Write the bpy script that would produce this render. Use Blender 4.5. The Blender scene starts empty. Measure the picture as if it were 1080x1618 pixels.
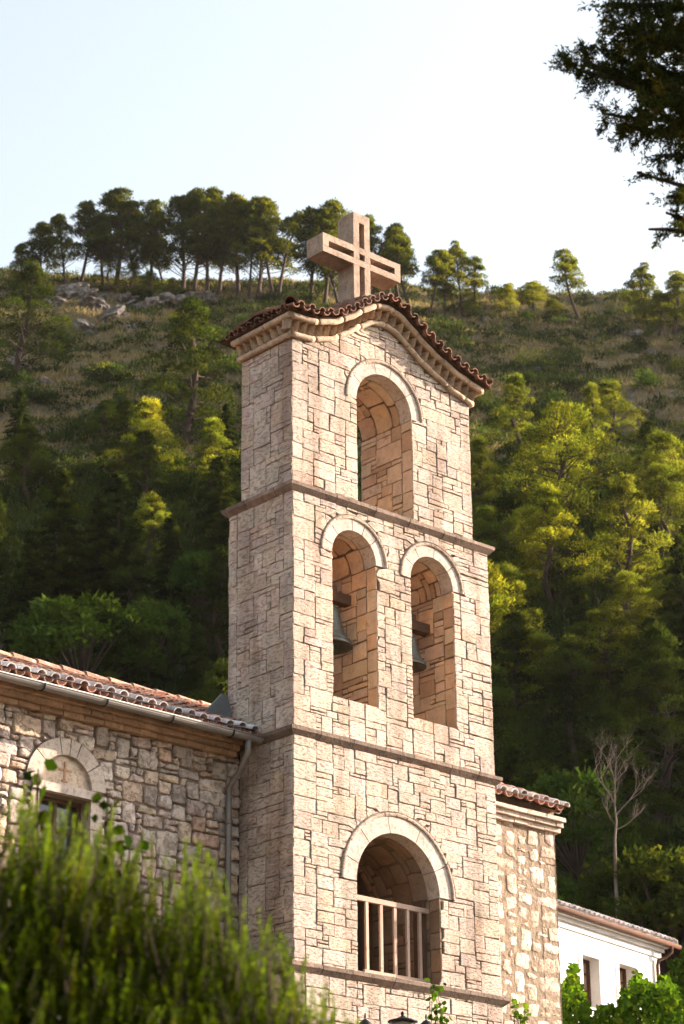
import bpy, math, random
import numpy as np
from mathutils import Vector, Matrix
R_ = math.radians
C = bpy.context.scene.collection
scene = bpy.context.scene

# ------------------------------------------------------------------ camera, sky, sun
CAM = np.array([-17.3961, -20.0597, -8.1785]); YAW, PITCH, ROLL, FPX = 0.7360, 0.3880, -0.0097, 3915.6
def cam_axes():
    f = np.array([math.sin(YAW)*math.cos(PITCH), math.cos(YAW)*math.cos(PITCH), math.sin(PITCH)])
    r = np.array([math.cos(YAW), -math.sin(YAW), 0.]); u = np.cross(r, f)
    c, s = math.cos(ROLL), math.sin(ROLL)
    return c*r+s*u, -s*r+c*u, f
AX = cam_axes()
cam = bpy.data.cameras.new('camera'); camo = bpy.data.objects.new('camera', cam); C.objects.link(camo)
M = Matrix(((AX[0][0], AX[1][0], -AX[2][0], CAM[0]), (AX[0][1], AX[1][1], -AX[2][1], CAM[1]),
            (AX[0][2], AX[1][2], -AX[2][2], CAM[2]), (0, 0, 0, 1)))
camo.matrix_world = M
cam.sensor_fit = 'VERTICAL'; cam.sensor_height = 36; cam.sensor_width = 24; cam.lens = FPX/1618*36
cam.clip_start = 0.1; cam.clip_end = 3000
cam.dof.use_dof = True; cam.dof.focus_distance = 27.5; cam.dof.aperture_fstop = 4.8
scene.camera = camo

SUN_AZ, SUN_EL = R_(109), R_(17)          # azimuth clockwise from +Y
sv = Vector((math.sin(SUN_AZ)*math.cos(SUN_EL), math.cos(SUN_AZ)*math.cos(SUN_EL), math.sin(SUN_EL)))
w = bpy.data.worlds.new('World'); scene.world = w; w.use_nodes = True
nt = w.node_tree; bg = nt.nodes['Background']
sky = nt.nodes.new('ShaderNodeTexSky'); sky.sky_type = 'NISHITA'; sky.sun_disc = False
sky.sun_elevation = SUN_EL; sky.sun_rotation = SUN_AZ
sky.air_density = .9; sky.dust_density = 5.0; sky.ozone_density = 1.5; sky.altitude = 100
hs = nt.nodes.new('ShaderNodeHueSaturation'); hs.inputs['Saturation'].default_value = .42; hs.inputs['Hue'].default_value = .475
nt.links.new(sky.outputs[0], hs.inputs['Color']); nt.links.new(hs.outputs[0], bg.inputs[0]); bg.inputs[1].default_value = 0.13
sl = bpy.data.lights.new('sun', 'SUN'); so = bpy.data.objects.new('sun', sl); C.objects.link(so)
so.rotation_euler = (-sv).to_track_quat('-Z', 'Y').to_euler(); so.location = (30, -10, 40)
sl.energy = 5.0; sl.angle = R_(0.55); sl.color = (1.0, 0.82, 0.65)
vs = scene.view_settings; vs.view_transform = 'Standard'; vs.look = 'None'; vs.gamma = 1; vs.exposure = 1.84
scene.cycles.use_denoising = True
scene.cycles.max_bounces = 8; scene.cycles.diffuse_bounces = 5; scene.cycles.transmission_bounces = 4
scene.cycles.volume_bounces = 0; scene.cycles.transparent_max_bounces = 6

def ray(px, py):
    return AX[0]*(px-540)/FPX - AX[1]*(py-809)/FPX + AX[2]
def atd(px, py, D):
    d = ray(px, py); return CAM + d*D/math.hypot(d[0], d[1])
F0 = np.array([math.sin(YAW), math.cos(YAW)]); R0 = np.array([math.cos(YAW), -math.sin(YAW)])

# ------------------------------------------------------------------ helpers
class MB:
    def __init__(s): s.v = []; s.f = []; s.c = []; s.m = []; s.s = []
    def add(s, vs, fs, col=(1, 1, 1), mi=0, sm=False):
        o = len(s.v); s.v += [tuple(p) for p in vs]; s.c += [col]*len(vs)
        for f in fs: s.f.append([o+i for i in f]); s.m.append(mi); s.s.append(sm)
    def box(s, a, b, col=(1, 1, 1), mi=0, T=None, jit=0, rng=random):
        (x0, y0, z0), (x1, y1, z1) = a, b
        P = [(x0,y0,z0),(x1,y0,z0),(x1,y1,z0),(x0,y1,z0),(x0,y0,z1),(x1,y0,z1),(x1,y1,z1),(x0,y1,z1)]
        if jit: P = [tuple(c+rng.uniform(-jit, jit) for c in p) for p in P]
        if T: P = [T(p) for p in P]
        s.add(P, [(0,3,2,1),(4,5,6,7),(0,1,5,4),(1,2,6,5),(2,3,7,6),(3,0,4,7)], col, mi)
    def tube(s, pts, rad, n=8, col=(1, 1, 1), mi=0, cap=True, sm=True):
        pts = [Vector(p) for p in pts]
        if not hasattr(rad, '__len__'): rad = [rad]*len(pts)
        o = len(s.v); prev = None
        for i, p in enumerate(pts):
            t = (pts[min(i+1, len(pts)-1)]-pts[max(i-1, 0)]).normalized()
            if prev is None:
                a = t.orthogonal().normalized()
            else:
                a = (prev - t*prev.dot(t)).normalized()
            prev = a; b = t.cross(a)
            for k in range(n):
                q = p + (a*math.cos(2*math.pi*k/n)+b*math.sin(2*math.pi*k/n))*rad[i]
                s.v.append(tuple(q)); s.c.append(col)
        for i in range(len(pts)-1):
            for k in range(n):
                s.f.append([o+i*n+k, o+i*n+(k+1) % n, o+(i+1)*n+(k+1) % n, o+(i+1)*n+k]); s.m.append(mi); s.s.append(sm)
        if cap:
            s.f.append([o+k for k in range(n)][::-1]); s.m.append(mi); s.s.append(False)
            e = o+(len(pts)-1)*n; s.f.append([e+k for k in range(n)]); s.m.append(mi); s.s.append(False)
    def lathe(s, prof, c, n=28, col=(1,1,1), mi=0):
        o = len(s.v)
        for r, z in prof:
            for k in range(n):
                a = 2*math.pi*k/n; s.v.append((c[0]+r*math.cos(a), c[1]+r*math.sin(a), c[2]+z)); s.c.append(col)
        for i in range(len(prof)-1):
            for k in range(n):
                s.f.append([o+i*n+k, o+i*n+(k+1) % n, o+(i+1)*n+(k+1) % n, o+(i+1)*n+k]); s.m.append(mi); s.s.append(True)
    def build(s, name, mats, parent=None):
        me = bpy.data.meshes.new(name); me.from_pydata(s.v, [], s.f)
        if not isinstance(mats, (list, tuple)): mats = [mats]
        for m in mats: me.materials.append(m)
        at = me.color_attributes.new('Col', 'FLOAT_COLOR', 'POINT')
        at.data.foreach_set('color', np.array([(c[0], c[1], c[2], 1) for c in s.c], np.float32).ravel())
        me.polygons.foreach_set('material_index', s.m); me.polygons.foreach_set('use_smooth', s.s)
        me.update()
        o = bpy.data.objects.new(name, me); C.objects.link(o)
        if parent: o.parent = parent
        return o
def tag(o, label=None, cat=None, group=None, kind=None):
    if label: o['label'] = label
    if cat: o['category'] = cat
    if group: o['group'] = group
    if kind: o['kind'] = kind
    return o
def empty(name, loc=(0, 0, 0), rz=0):
    o = bpy.data.objects.new(name, None); C.objects.link(o); o.location = loc; o.rotation_euler.z = rz
    o.empty_display_size = .3
    return o

# ------------------------------------------------------------------ materials
def new_mat(name):
    m = bpy.data.materials.new(name); m.use_nodes = True
    n = m.node_tree; n.nodes.clear()
    out = n.nodes.new('ShaderNodeOutputMaterial'); return m, n, out
def N(n, t, **k):
    x = n.nodes.new(t)
    for a, b in k.items():
        if a in x.inputs.keys(): x.inputs[a].default_value = b
        else: setattr(x, a, b)
    return x
def noise(n, vec, scale, detail=6, rough=.6):
    x = N(n, 'ShaderNodeTexNoise'); x.inputs['Scale'].default_value = scale
    x.inputs['Detail'].default_value = detail; x.inputs['Roughness'].default_value = rough
    if vec: n.links.new(vec, x.inputs['Vector'])
    return x
def ramp(n, fac, stops):
    r = N(n, 'ShaderNodeValToRGB'); e = r.color_ramp.elements
    while len(e) < len(stops): e.new(.5)
    for i, (p, c) in enumerate(stops):
        e[i].position = p; e[i].color = (c[0], c[1], c[2], 1) if hasattr(c, '__len__') else (c, c, c, 1)
    n.links.new(fac, r.inputs[0]); return r
def mixc(n, a, b, fac=1., mode='MULTIPLY'):
    x = N(n, 'ShaderNodeMix', data_type='RGBA', blend_type=mode)
    for s, v in ((0, fac), (6, a), (7, b)):
        if hasattr(v, 'links'): n.links.new(v, x.inputs[s])
        elif hasattr(v, '__len__'): x.inputs[s].default_value = (*v, 1)
        else: x.inputs[s].default_value = v
    return x.outputs[2]
def surf_mat(name, base=(1, 1, 1), vcol=True, var=.3, vscale=3, pits=0, bump=.3, bdist=.01, bscale=40, rough=.9,
             streak=False, stain=None, metallic=0, spec=.2, pit_scale=18):
    m, n, out = new_mat(name); b = N(n, 'ShaderNodeBsdfPrincipled')
    b.inputs['Roughness'].default_value = rough; b.inputs['Metallic'].default_value = metallic
    b.inputs['Specular IOR Level'].default_value = spec
    g = N(n, 'ShaderNodeNewGeometry'); pos = g.outputs['Position']
    n1 = noise(n, pos, vscale); r1 = ramp(n, n1.outputs['Fac'], [(.25, 1-var), (.75, 1+var*.5)])
    col = mixc(n, base, r1.outputs[0])
    n1b = noise(n, pos, bscale, 4, .65); r1b = ramp(n, n1b.outputs['Fac'], [(.3, 1-var*.6), (.7, 1.05)])
    col = mixc(n, col, r1b.outputs[0])
    if vcol:
        a = N(n, 'ShaderNodeAttribute'); a.attribute_name = 'Col'; col = mixc(n, col, a.outputs['Color'])
    h = n1b.outputs['Fac']
    if pits:
        mp = N(n, 'ShaderNodeMapping'); n.links.new(pos, mp.inputs[0])
        if streak:
            mp.inputs['Rotation'].default_value = (0, R_(38), 0); mp.inputs['Scale'].default_value = (1.0, .8, 2.6)
        n2 = noise(n, mp.outputs[0], pit_scale, 5, .7)
        r2 = ramp(n, n2.outputs['Fac'], [(.36, 0), (.50, 1)])
        col = mixc(n, col, mixc(n, (.55, .45, .38), (1, 1, 1), r2.outputs[0], 'MIX'), pits)
        add = N(n, 'ShaderNodeMath', operation='MULTIPLY_ADD'); n.links.new(r2.outputs[0], add.inputs[0])
        add.inputs[1].default_value = 1.3; n.links.new(n1b.outputs['Fac'], add.inputs[2]); h = add.outputs[0]
    if streak:
        mp4 = N(n, 'ShaderNodeMapping'); n.links.new(pos, mp4.inputs[0]); mp4.inputs['Scale'].default_value = (3.2, 3.2, .32)
        n4 = noise(n, mp4.outputs[0], 1., 6, .6); r4 = ramp(n, n4.outputs['Fac'], [(.36, (.70, .64, .60)), (.52, (1, 1, 1)), (.7, (1.04, 1.0, .96))])
        col = mixc(n, col, r4.outputs[0])
    if stain:
        n3 = noise(n, pos, stain[1], 5, .65); r3 = ramp(n, n3.outputs['Fac'], [(stain[2], 0), (stain[2]+.12, 1)])
        col = mixc(n, col, stain[0], r3.outputs[0], 'MIX')
    n.links.new(col, b.inputs['Base Color'])
    bp = N(n, 'ShaderNodeBump'); bp.inputs['Strength'].default_value = bump; bp.inputs['Distance'].default_value = bdist
    n.links.new(h, bp.inputs['Height']); n.links.new(bp.outputs[0], b.inputs['Normal'])
    n.links.new(b.outputs[0], out.inputs[0]); return m
def leaf_mat(name, c1, c2, trans=.4, tcol=None, rnd=.35, hue=None, vs=.6):
    m, n, out = new_mat(name)
    g = N(n, 'ShaderNodeNewGeometry'); oi = N(n, 'ShaderNodeObjectInfo')
    a = N(n, 'ShaderNodeAttribute'); a.attribute_name = 'Col'
    n1 = noise(n, g.outputs['Position'], vs, 3)
    col = mixc(n, c1, c2, ramp(n, n1.outputs['Fac'], [(.35, 0), (.65, 1)]).outputs[0], 'MIX')
    col = mixc(n, col, a.outputs['Color'])
    rr = ramp(n, oi.outputs['Random'], [(0, (1-rnd, 1-rnd, 1-rnd)), (.5, (1, 1, 1)), (1, (1+rnd*1.1, 1+rnd*.8, 1-rnd*.2))])
    col = mixc(n, col, rr.outputs[0])
    d = N(n, 'ShaderNodeBsdfDiffuse'); t = N(n, 'ShaderNodeBsdfTranslucent'); mx = N(n, 'ShaderNodeMixShader')
    n.links.new(col, d.inputs[0])
    tc = mixc(n, col, tcol or (1.6, 1.5, .5)); n.links.new(tc, t.inputs[0])
    mx.inputs[0].default_value = trans
    n.links.new(d.outputs[0], mx.inputs[1]); n.links.new(t.outputs[0], mx.inputs[2])
    n.links.new(mx.outputs[0], out.inputs[0]); return m

ASH = surf_mat('ashlar_limestone', (.55, .455, .385), var=.32, vscale=1.6, pits=.85, streak=True, bump=.7, bdist=.012, bscale=55,
               stain=((.38, .31, .27), 9, .70))
JOINT = surf_mat('joint_mortar', (.19, .135, .10), vcol=False, var=.4, bump=.3)
SMOOTH = surf_mat('dressed_stone', (.53, .45, .39), var=.3, vscale=4, pits=.65, bump=.35, bdist=.006, bscale=60)
REVEAL = surf_mat('reveal_stone', (.56, .41, .285), var=.25, vscale=4, pits=.25, bump=.35, bdist=.006, bscale=40,
                  stain=((.22, .14, .09), 2.3, .60))
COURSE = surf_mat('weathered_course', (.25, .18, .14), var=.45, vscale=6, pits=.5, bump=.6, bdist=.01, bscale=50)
CORNICE = surf_mat('cornice_stone', (.52, .40, .30), var=.38, vscale=6, pits=.6, bump=.5, bdist=.005, bscale=50)
RUB = surf_mat('rubble_stone', (.60, .52, .46), var=.35, vscale=7, pits=.45, bump=.9, bdist=.015, bscale=35, pit_scale=12)
RMORT = surf_mat('rubble_mortar', (.26, .20, .16), vcol=False, var=.4, bump=.6, bdist=.02, bscale=30)
PMORT = surf_mat('pale_mortar', (.27, .20, .14), vcol=False, var=.3, vscale=8, bump=1, bdist=.03, bscale=14)
TILE = surf_mat('terracotta_tile', (.27, .145, .10), var=.45, vscale=7, pits=.3, bump=.4, bdist=.006, bscale=45,
                stain=((.12, .09, .075), 5, .62))
TILE2 = surf_mat('faded_tile', (.50, .26, .18), var=.4, vscale=6, pits=.3, bump=.4, bdist=.006, bscale=45,
                 stain=((.42, .38, .35), 7, .55))
TILEL = surf_mat('limewashed_tile', (.58, .53, .52), var=.35, vscale=14, pits=.4, bump=.4, bdist=.006, bscale=45)
CROSSM = surf_mat('cross_concrete', (.40, .295, .225), vcol=False, var=.4, vscale=5, pits=.55, bump=.5, bdist=.006, bscale=60)
BRONZE = surf_mat('bell_bronze', (.14, .15, .13), vcol=False, var=.4, vscale=10, bump=.15, rough=.55, metallic=.6)
WOOD = surf_mat('old_wood', (.13, .08, .055), vcol=False, var=.4, vscale=6, bump=.5, bscale=30)
IRON = surf_mat('rusty_pale_paint', (.46, .33, .26), vcol=False, var=.15, vscale=6, bump=.3, bscale=60, stain=((.25, .09, .04), 11, .60))
GUT = surf_mat('gutter_metal', (.22, .20, .185), vcol=False, var=.25, vscale=3, bump=.1, rough=.5, metallic=.3)
LEAD = surf_mat('lead_sheet', (.16, .17, .18), vcol=False, var=.3, bump=.1, rough=.5, metallic=.3)
BLACK = surf_mat('black_iron', (.02, .02, .022), vcol=False, var=.2, bump=.1, rough=.5)
LIME = surf_mat('white_limewash', (.70, .67, .64), vcol=False, var=.16, vscale=1.2, bump=.15, bdist=.005, bscale=20)
TAN = surf_mat('window_timber', (.10, .045, .025), vcol=False, var=.3, bump=.2)
CURT = surf_mat('tan_blind', (.42, .30, .20), vcol=False, var=.1, bump=.1)
FROST = surf_mat('lantern_glass', (.30, .28, .24), vcol=False, var=.1, bump=0, rough=.2)
BARK = surf_mat('pine_bark', (.07, .045, .033), vcol=False, var=.4, vscale=4, bump=.6, bdist=.03, bscale=12)
BARKG = surf_mat('bare_wood', (.19, .145, .11), vcol=False, var=.3, vscale=4, bump=.3, bdist=.02, bscale=12)
def glass_mat():
    m, n, out = new_mat('window_glass'); b = N(n, 'ShaderNodeBsdfPrincipled')
    b.inputs['Base Color'].default_value = (.03, .035, .045, 1); b.inputs['Roughness'].default_value = .08
    n.links.new(b.outputs[0], out.inputs[0]); return m
GLASS = glass_mat()

PINE = leaf_mat('pine_needles', (.055, .080, .018), (.10, .115, .028), .58, (2.5, 2.1, .55))
PINED = leaf_mat('dark_shade_pine_needles', (.016, .028, .009), (.032, .042, .012), .4, (2.0, 1.8, .5))  # needle colour lowered to deepen the shade of the wood
BROAD = leaf_mat('broad_leaves', (.03, .06, .014), (.06, .090, .02), .30, (1.8, 1.8, .4))
CYP = leaf_mat('cypress_sprays', (.018, .030, .012), (.035, .045, .015), .3, (2.2, 1.5, .4))
SCRUB = leaf_mat('scrub_leaves', (.022, .042, .018), (.045, .062, .022), .35, (1.7, 1.6, .6), rnd=.5)
DRYG = leaf_mat('dry_grass', (.34, .26, .15), (.20, .18, .08), .4, (1.2, 1.1, .7))
ROSE = leaf_mat('rosemary_leaves', (.015, .027, .005), (.036, .052, .008), .40, (2.1, 2.0, .35), vs=4)
VINE = leaf_mat('vine_leaves', (.030, .068, .012), (.07, .115, .02), .42, (1.8, 1.9, .4), vs=2)

# ------------------------------------------------------------------ masonry
def pack(W, H, cw, rows, sizes, rng, blocked=None, quoins=None):
    """random ashlar: greedy rectangles on a cell grid with uneven row heights; returns (u0,v0,u1,v1)"""
    nx = max(1, int(round(W/cw))); xs = [W*i/nx for i in range(nx+1)]
    zs = [0]
    while zs[-1] < H: zs.append(zs[-1]+rng.uniform(*rows))
    k = H/zs[-1]; zs = [z*k for z in zs]; nz = len(zs)-1
    occ = [[False]*nx for _ in range(nz)]
    if blocked:
        for j in range(nz):
            for i in range(nx):
                if blocked((xs[i]+xs[i+1])/2, (zs[j]+zs[j+1])/2): occ[j][i] = True
    out = []
    def free(i, j, a, b):
        return all(not occ[jj][ii] for jj in range(j, j+b) for ii in range(i, i+a))
    for j in range(nz):
        for i in range(nx):
            if occ[j][i]: continue
            a0, b0 = rng.choices([s[0] for s in sizes], [s[1] for s in sizes])[0]
            if quoins:
                q = quoins(xs[i], zs[j])
                if q: a0, b0 = q
            a0 = max(1, a0); b = min(b0, nz-j); a = 1
            while a < a0 and i+a < nx and not occ[j][i+a]: a += 1
            if nx-(i+a) == 1 and not occ[j][nx-1] : a += 1
            b = max(1, min(b, int(a*1.6)+(1 if quoins and quoins(xs[i], zs[j]) else 0)))
            while b > 1 and not free(i, j, a, b): b -= 1
            for jj in range(j, j+b):
                for ii in range(i, i+a): occ[jj][ii] = True
            out.append((xs[i], zs[j], xs[i+a], zs[j+b]))
    return out

def stones(mb, rects, T, rng, joint=.007, depth=.016, bevel=.009, hgt=(.0, .012), jit=.006, rnd=0, snap=None,
           tint=None, seg=.045, dome=0, tilt=0, mi=0, smooth=False):
    """each rect becomes one stone: T(u,v,h)->point; snap(u,v)->(u,v) fits points to openings"""
    for (u0, v0, u1, v1) in rects:
        wu, wv = u1-u0, v1-v0
        if wu < .02 or wv < .02: continue
        j = joint/2*rng.uniform(.6, 1.6)
        U0, V0, U1, V1 = u0+j, v0+j, u1-j, v1-j
        cs = [(U0, V0), (U1, V0), (U1, V1), (U0, V1)]
        cs = [(a+rng.uniform(-jit, jit), b+rng.uniform(-jit, jit)) for a, b in cs]
        pts = []
        for k in range(4):
            a, b = cs[k], cs[(k+1) % 4]; L = math.dist(a, b); ns = max(1, int(L/seg)) if not rnd else max(3, int(L/seg))
            for t in range(ns):
                tt = t/ns; jj = jit*.6 if t else 0
                pts.append((a[0]+(b[0]-a[0])*tt+rng.uniform(-jj, jj), a[1]+(b[1]-a[1])*tt+rng.uniform(-jj, jj)))
        cx, cy = (U0+U1)/2, (V0+V1)/2
        if rnd:
            q = []
            for (a, b) in pts:
                da, db = (a-cx)/(wu/2), (b-cy)/(wv/2); m = max(abs(da), abs(db), 1e-6)
                p = 3.4; l = (abs(da)**p+abs(db)**p)**(1/p)
                s = 1+(m/l-1)*rnd
                s *= 1+rng.uniform(-.05, .03)*rnd
                q.append((cx+(a-cx)*s, cy+(b-cy)*s))
            pts = q
        if snap: pts = [snap(a, b) for a, b in pts]
        A = 0; n = len(pts)
        for k in range(n):
            a, b = pts[k], pts[(k+1) % n]; A += a[0]*b[1]-a[1]*b[0]
        if A/2 < .0008: continue
        cx = sum(p[0] for p in pts)/n; cy = sum(p[1] for p in pts)/n
        h = rng.uniform(*hgt); bv = min(bevel, wu*.2, wv*.2)
        tx, ty = rng.uniform(-tilt, tilt), rng.uniform(-tilt, tilt)
        c = rng.gauss(1, .07); base = tint(rng) if tint else (1, 1, 1); col = tuple(max(.05, c*b_*rng.uniform(.97, 1.03)) for b_ in base)
        def ring(ins, hh, tl=0):
            o = []
            for (a, b) in pts:
                d = math.hypot(a-cx, b-cy); s = max(.1, 1-ins/max(d, 1e-4))
                aa, bb = cx+(a-cx)*s, cy+(b-cy)*s
                o.append(T(aa, bb, hh+tl*(tx*(aa-cx)+ty*(bb-cy))))
            return o
        V = ring(0, -depth)+ring(0, h-bv*.45, 1)+ring(bv, h, 1)
        fs = []
        for r in range(2):
            for k in range(n): fs.append((r*n+k, r*n+(k+1) % n, (r+1)*n+(k+1) % n, (r+1)*n+k))
        if dome:
            V += ring(min(wu, wv)*.28, h+dome*rng.uniform(.3, 1), 1)
            for k in range(n): fs.append((2*n+k, 2*n+(k+1) % n, 3*n+(k+1) % n, 3*n+k))
            base_i = 3*n
        else: base_i = 2*n
        V.append(T(cx, cy, h+(dome*rng.uniform(.5, 1.3) if dome else rng.uniform(0, .002))))
        for k in range(n): fs.append((base_i+k, base_i+(k+1) % n, len(V)-1))
        mb.add(V, fs, col, mi, smooth)

def opening(cx, r, zb, zs, R=None):
    """arched opening: half-width r from zb to spring zs, ring radius R above"""
    R = R or r
    def sd(u, v):  # >0 outside
        if v >= zs: return math.hypot(u-cx, v-zs)-R
        if v >= zb: return abs(u-cx)-r
        return max(abs(u-cx)-r, zb-v)
    def snap(u, v, tol):
        if v >= zs:
            d = math.hypot(u-cx, v-zs)
            if d-R < tol and d > 1e-4:
                return cx+(u-cx)*R/d, zs+(v-zs)*R/d
        elif v > zb-.02 or (v > zb-tol and abs(u-cx) < r+tol*.3):
            if v < zb+tol*.9 and abs(u-cx) < r-.02: return u, zb
            d = abs(u-cx)
            if d-r < tol and (R <= r+.01 or v < zs-.001): return cx+(r if u > cx else -r), v
        return u, v
    return sd, snap

def hgab(x):        # curved gable line of the top storey (lower moulding, underside)
    t = abs(x-1.53)
    K = [(0, 5.585), (.2, 5.55), (.41, 5.42), (.64, 5.25), (.9, 5.09), (1.2, 5.0), (1.5, 4.975), (2.2, 4.965)]
    if x > 1.53: K = [(0, 5.585), (.2, 5.545), (.41, 5.42), (.64, 5.275), (.9, 5.15), (1.2, 5.035), (1.5, 4.965), (1.7, 4.93), (2.2, 4.90)]
    for (a, b), (c, d) in zip(K, K[1:]):
        if t <= c:
            s = (t-a)/(c-a); s = s*s*(3-2*s)*.35+s*.65; return b+(d-b)*s
    return K[-1][1]

def pierced(mb, x0, x1, y0, y1, z0, top, ops, mi=0, n=None):
    """solid wall between y0 and y1 with arched openings (cx, r, zb, zs); top(x) may curve"""
    xs = {x0, x1}
    n = n or int((x1-x0)/.12)
    for i in range(n+1): xs.add(x0+(x1-x0)*i/n)
    for cx, r, zb, zs in ops:
        for k in range(13): xs.add(round(cx-r*math.cos(math.pi*k/12), 5))
    xs = sorted(xs); xx = [xs[0]]
    for x in xs[1:]:
        if x-xx[-1] > 1e-3: xx.append(x)
    for a, b in zip(xx, xx[1:]):
        m = (a+b)/2; iv = [((z0, z0), (top(a), top(b)))]
        for cx, r, zb, zs in ops:
            if abs(m-cx) < r:
                ca = zs+math.sqrt(max(0, r*r-(a-cx)**2)); cb = zs+math.sqrt(max(0, r*r-(b-cx)**2))
                lo, hi = iv.pop(); iv += [(lo, (zb, zb)), ((ca, cb), hi)]
        for (la, lb), (ha, hb) in iv:
            P = [(a,y0,la),(b,y0,lb),(b,y1,lb),(a,y1,la),(a,y0,ha),(b,y0,hb),(b,y1,hb),(a,y1,ha)]
            fs = [(0,1,5,4),(2,3,7,6),(0,3,2,1),(4,5,6,7)]
            if a == xx[0] or any(abs(a-(cx+r)) < 2e-3 for cx, r, _, _ in ops): fs.append((3,0,4,7))
            if b == xx[-1] or any(abs(b-(cx-r)) < 2e-3 for cx, r, _, _ in ops): fs.append((1,2,6,5))
            mb.add(P, fs, (1, 1, 1), mi)

SZ = [((1, 1), 4), ((2, 1), 10), ((3, 1), 9), ((4, 1), 6), ((5, 1), 3), ((2, 2), 8), ((3, 2), 10), ((4, 2), 7), ((3, 3), 8), ((4, 3), 6),
      ((5, 2), 3), ((2, 3), 4), ((5, 3), 3), ((3, 5), 3), ((4, 5), 3), ((4, 4), 4), ((5, 4), 2)]
def tint_ash(r):
    k = r.random()
    if k < .14: return (1.05, 1.0, .95)
    if k < .26: return (.92, .89, .87)
    if k < .34: return (1.0, .94, .88)
    return (1, 1, 1)

tower = empty('bell_tower', (0, 0, -6)); tag(tower, 'tall pale stone bell tower with three arched storeys and curved tiled top', 'bell tower')
TO = (0, 0, 6)
class TMB(MB):      # tower meshes are authored in world coordinates, base of the Empty at z -6
    def build(s, name, mats, parent=None):
        s.v = [(a, b, c+6) for a, b, c in s.v]; return MB.build(s, name, mats, parent)

def storey(name, x0, x1, y0, y1, z0, z1, top, ops, seed, back=True, ymaxl=None):
    rng = random.Random(seed); mb = TMB(); e = .016
    pierced(mb, x0+e, x1-e, y0+e, y1-e, z0, lambda x: top(x)-.02, [(c, r+e, zb-e, zs) for c, r, zb, zs, R in ops], mi=1)
    O = [opening(c, r, zb, zs, R) for c, r, zb, zs, R in ops]
    gab = lambda u, v: top(x0+u)-(z0+v)
    cw = .085
    def blocked(u, v):
        if gab(u, v) < 0: return True
        return any(o[0](x0+u, z0+v) < 0 for o in O)
    def snap(u, v):
        x, z = x0+u, z0+v
        for o in O: x, z = o[1](x, z, .045)
        t = top(x)
        if z > t-.035: z = t
        return x-x0, z-z0
    W = x1-x0; H = max(top(x0), top((x0+x1)/2))-z0
    def quo(u, v):
        if u < .01: return rng.choice([(2, 4), (4, 3), (3, 4), (2, 3), (4, 4)])
        for o, (c, r, zb, zs, R) in zip(O, ops):
            if abs((x0+u)-(c+r)) < cw*.6 and z0+v < zs: return rng.choice([(2, 4), (3, 3), (3, 4), (1, 3)])
            if abs((x0+u)-(c-r-2*cw)) < cw*.6 and z0+v < zs: return (2, rng.choice([3, 4, 2]))
        if abs(u-(W-3*cw)) < cw*.5: return (3, rng.choice([3, 4]))
        return None
    rc = pack(W, H, cw, (.034, .070), SZ, rng, blocked, quo)
    stones(mb, rc, lambda u, v, h: (x0+u, y0-h, z0+v), rng, snap=snap, tint=tint_ash)
    # left flank, right flank
    D = (ymaxl or y1)-y0; Hs = min(top(x0), top(x1))-z0
    rc = pack(D, Hs, .075, (.05, .085), SZ, rng, None, lambda u, v: (rng.choice([(2, 4), (3, 4), (2, 3)]) if abs(u-(D-.15)) < .02 or u < .01 else None))
    stones(mb, rc, lambda u, v, h: (x0-h, y0+D-u, z0+v), rng, tint=tint_ash, hgt=(0, .007))
    rc = pack(y1-y0, Hs, .075, (.05, .085), SZ, rng)
    stones(mb, rc, lambda u, v, h: (x1+h, y0+u, z0+v), rng, tint=tint_ash, hgt=(0, .007))
    if back:
        rc = pack(W, H, .11, (.08, .12), SZ, rng, blocked)
        stones(mb, rc, lambda u, v, h: (x0+u, y1+h, z0+v), rng, snap=snap, tint=tint_ash)
    return mb.build(name, [ASH, JOINT], tower)

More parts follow.
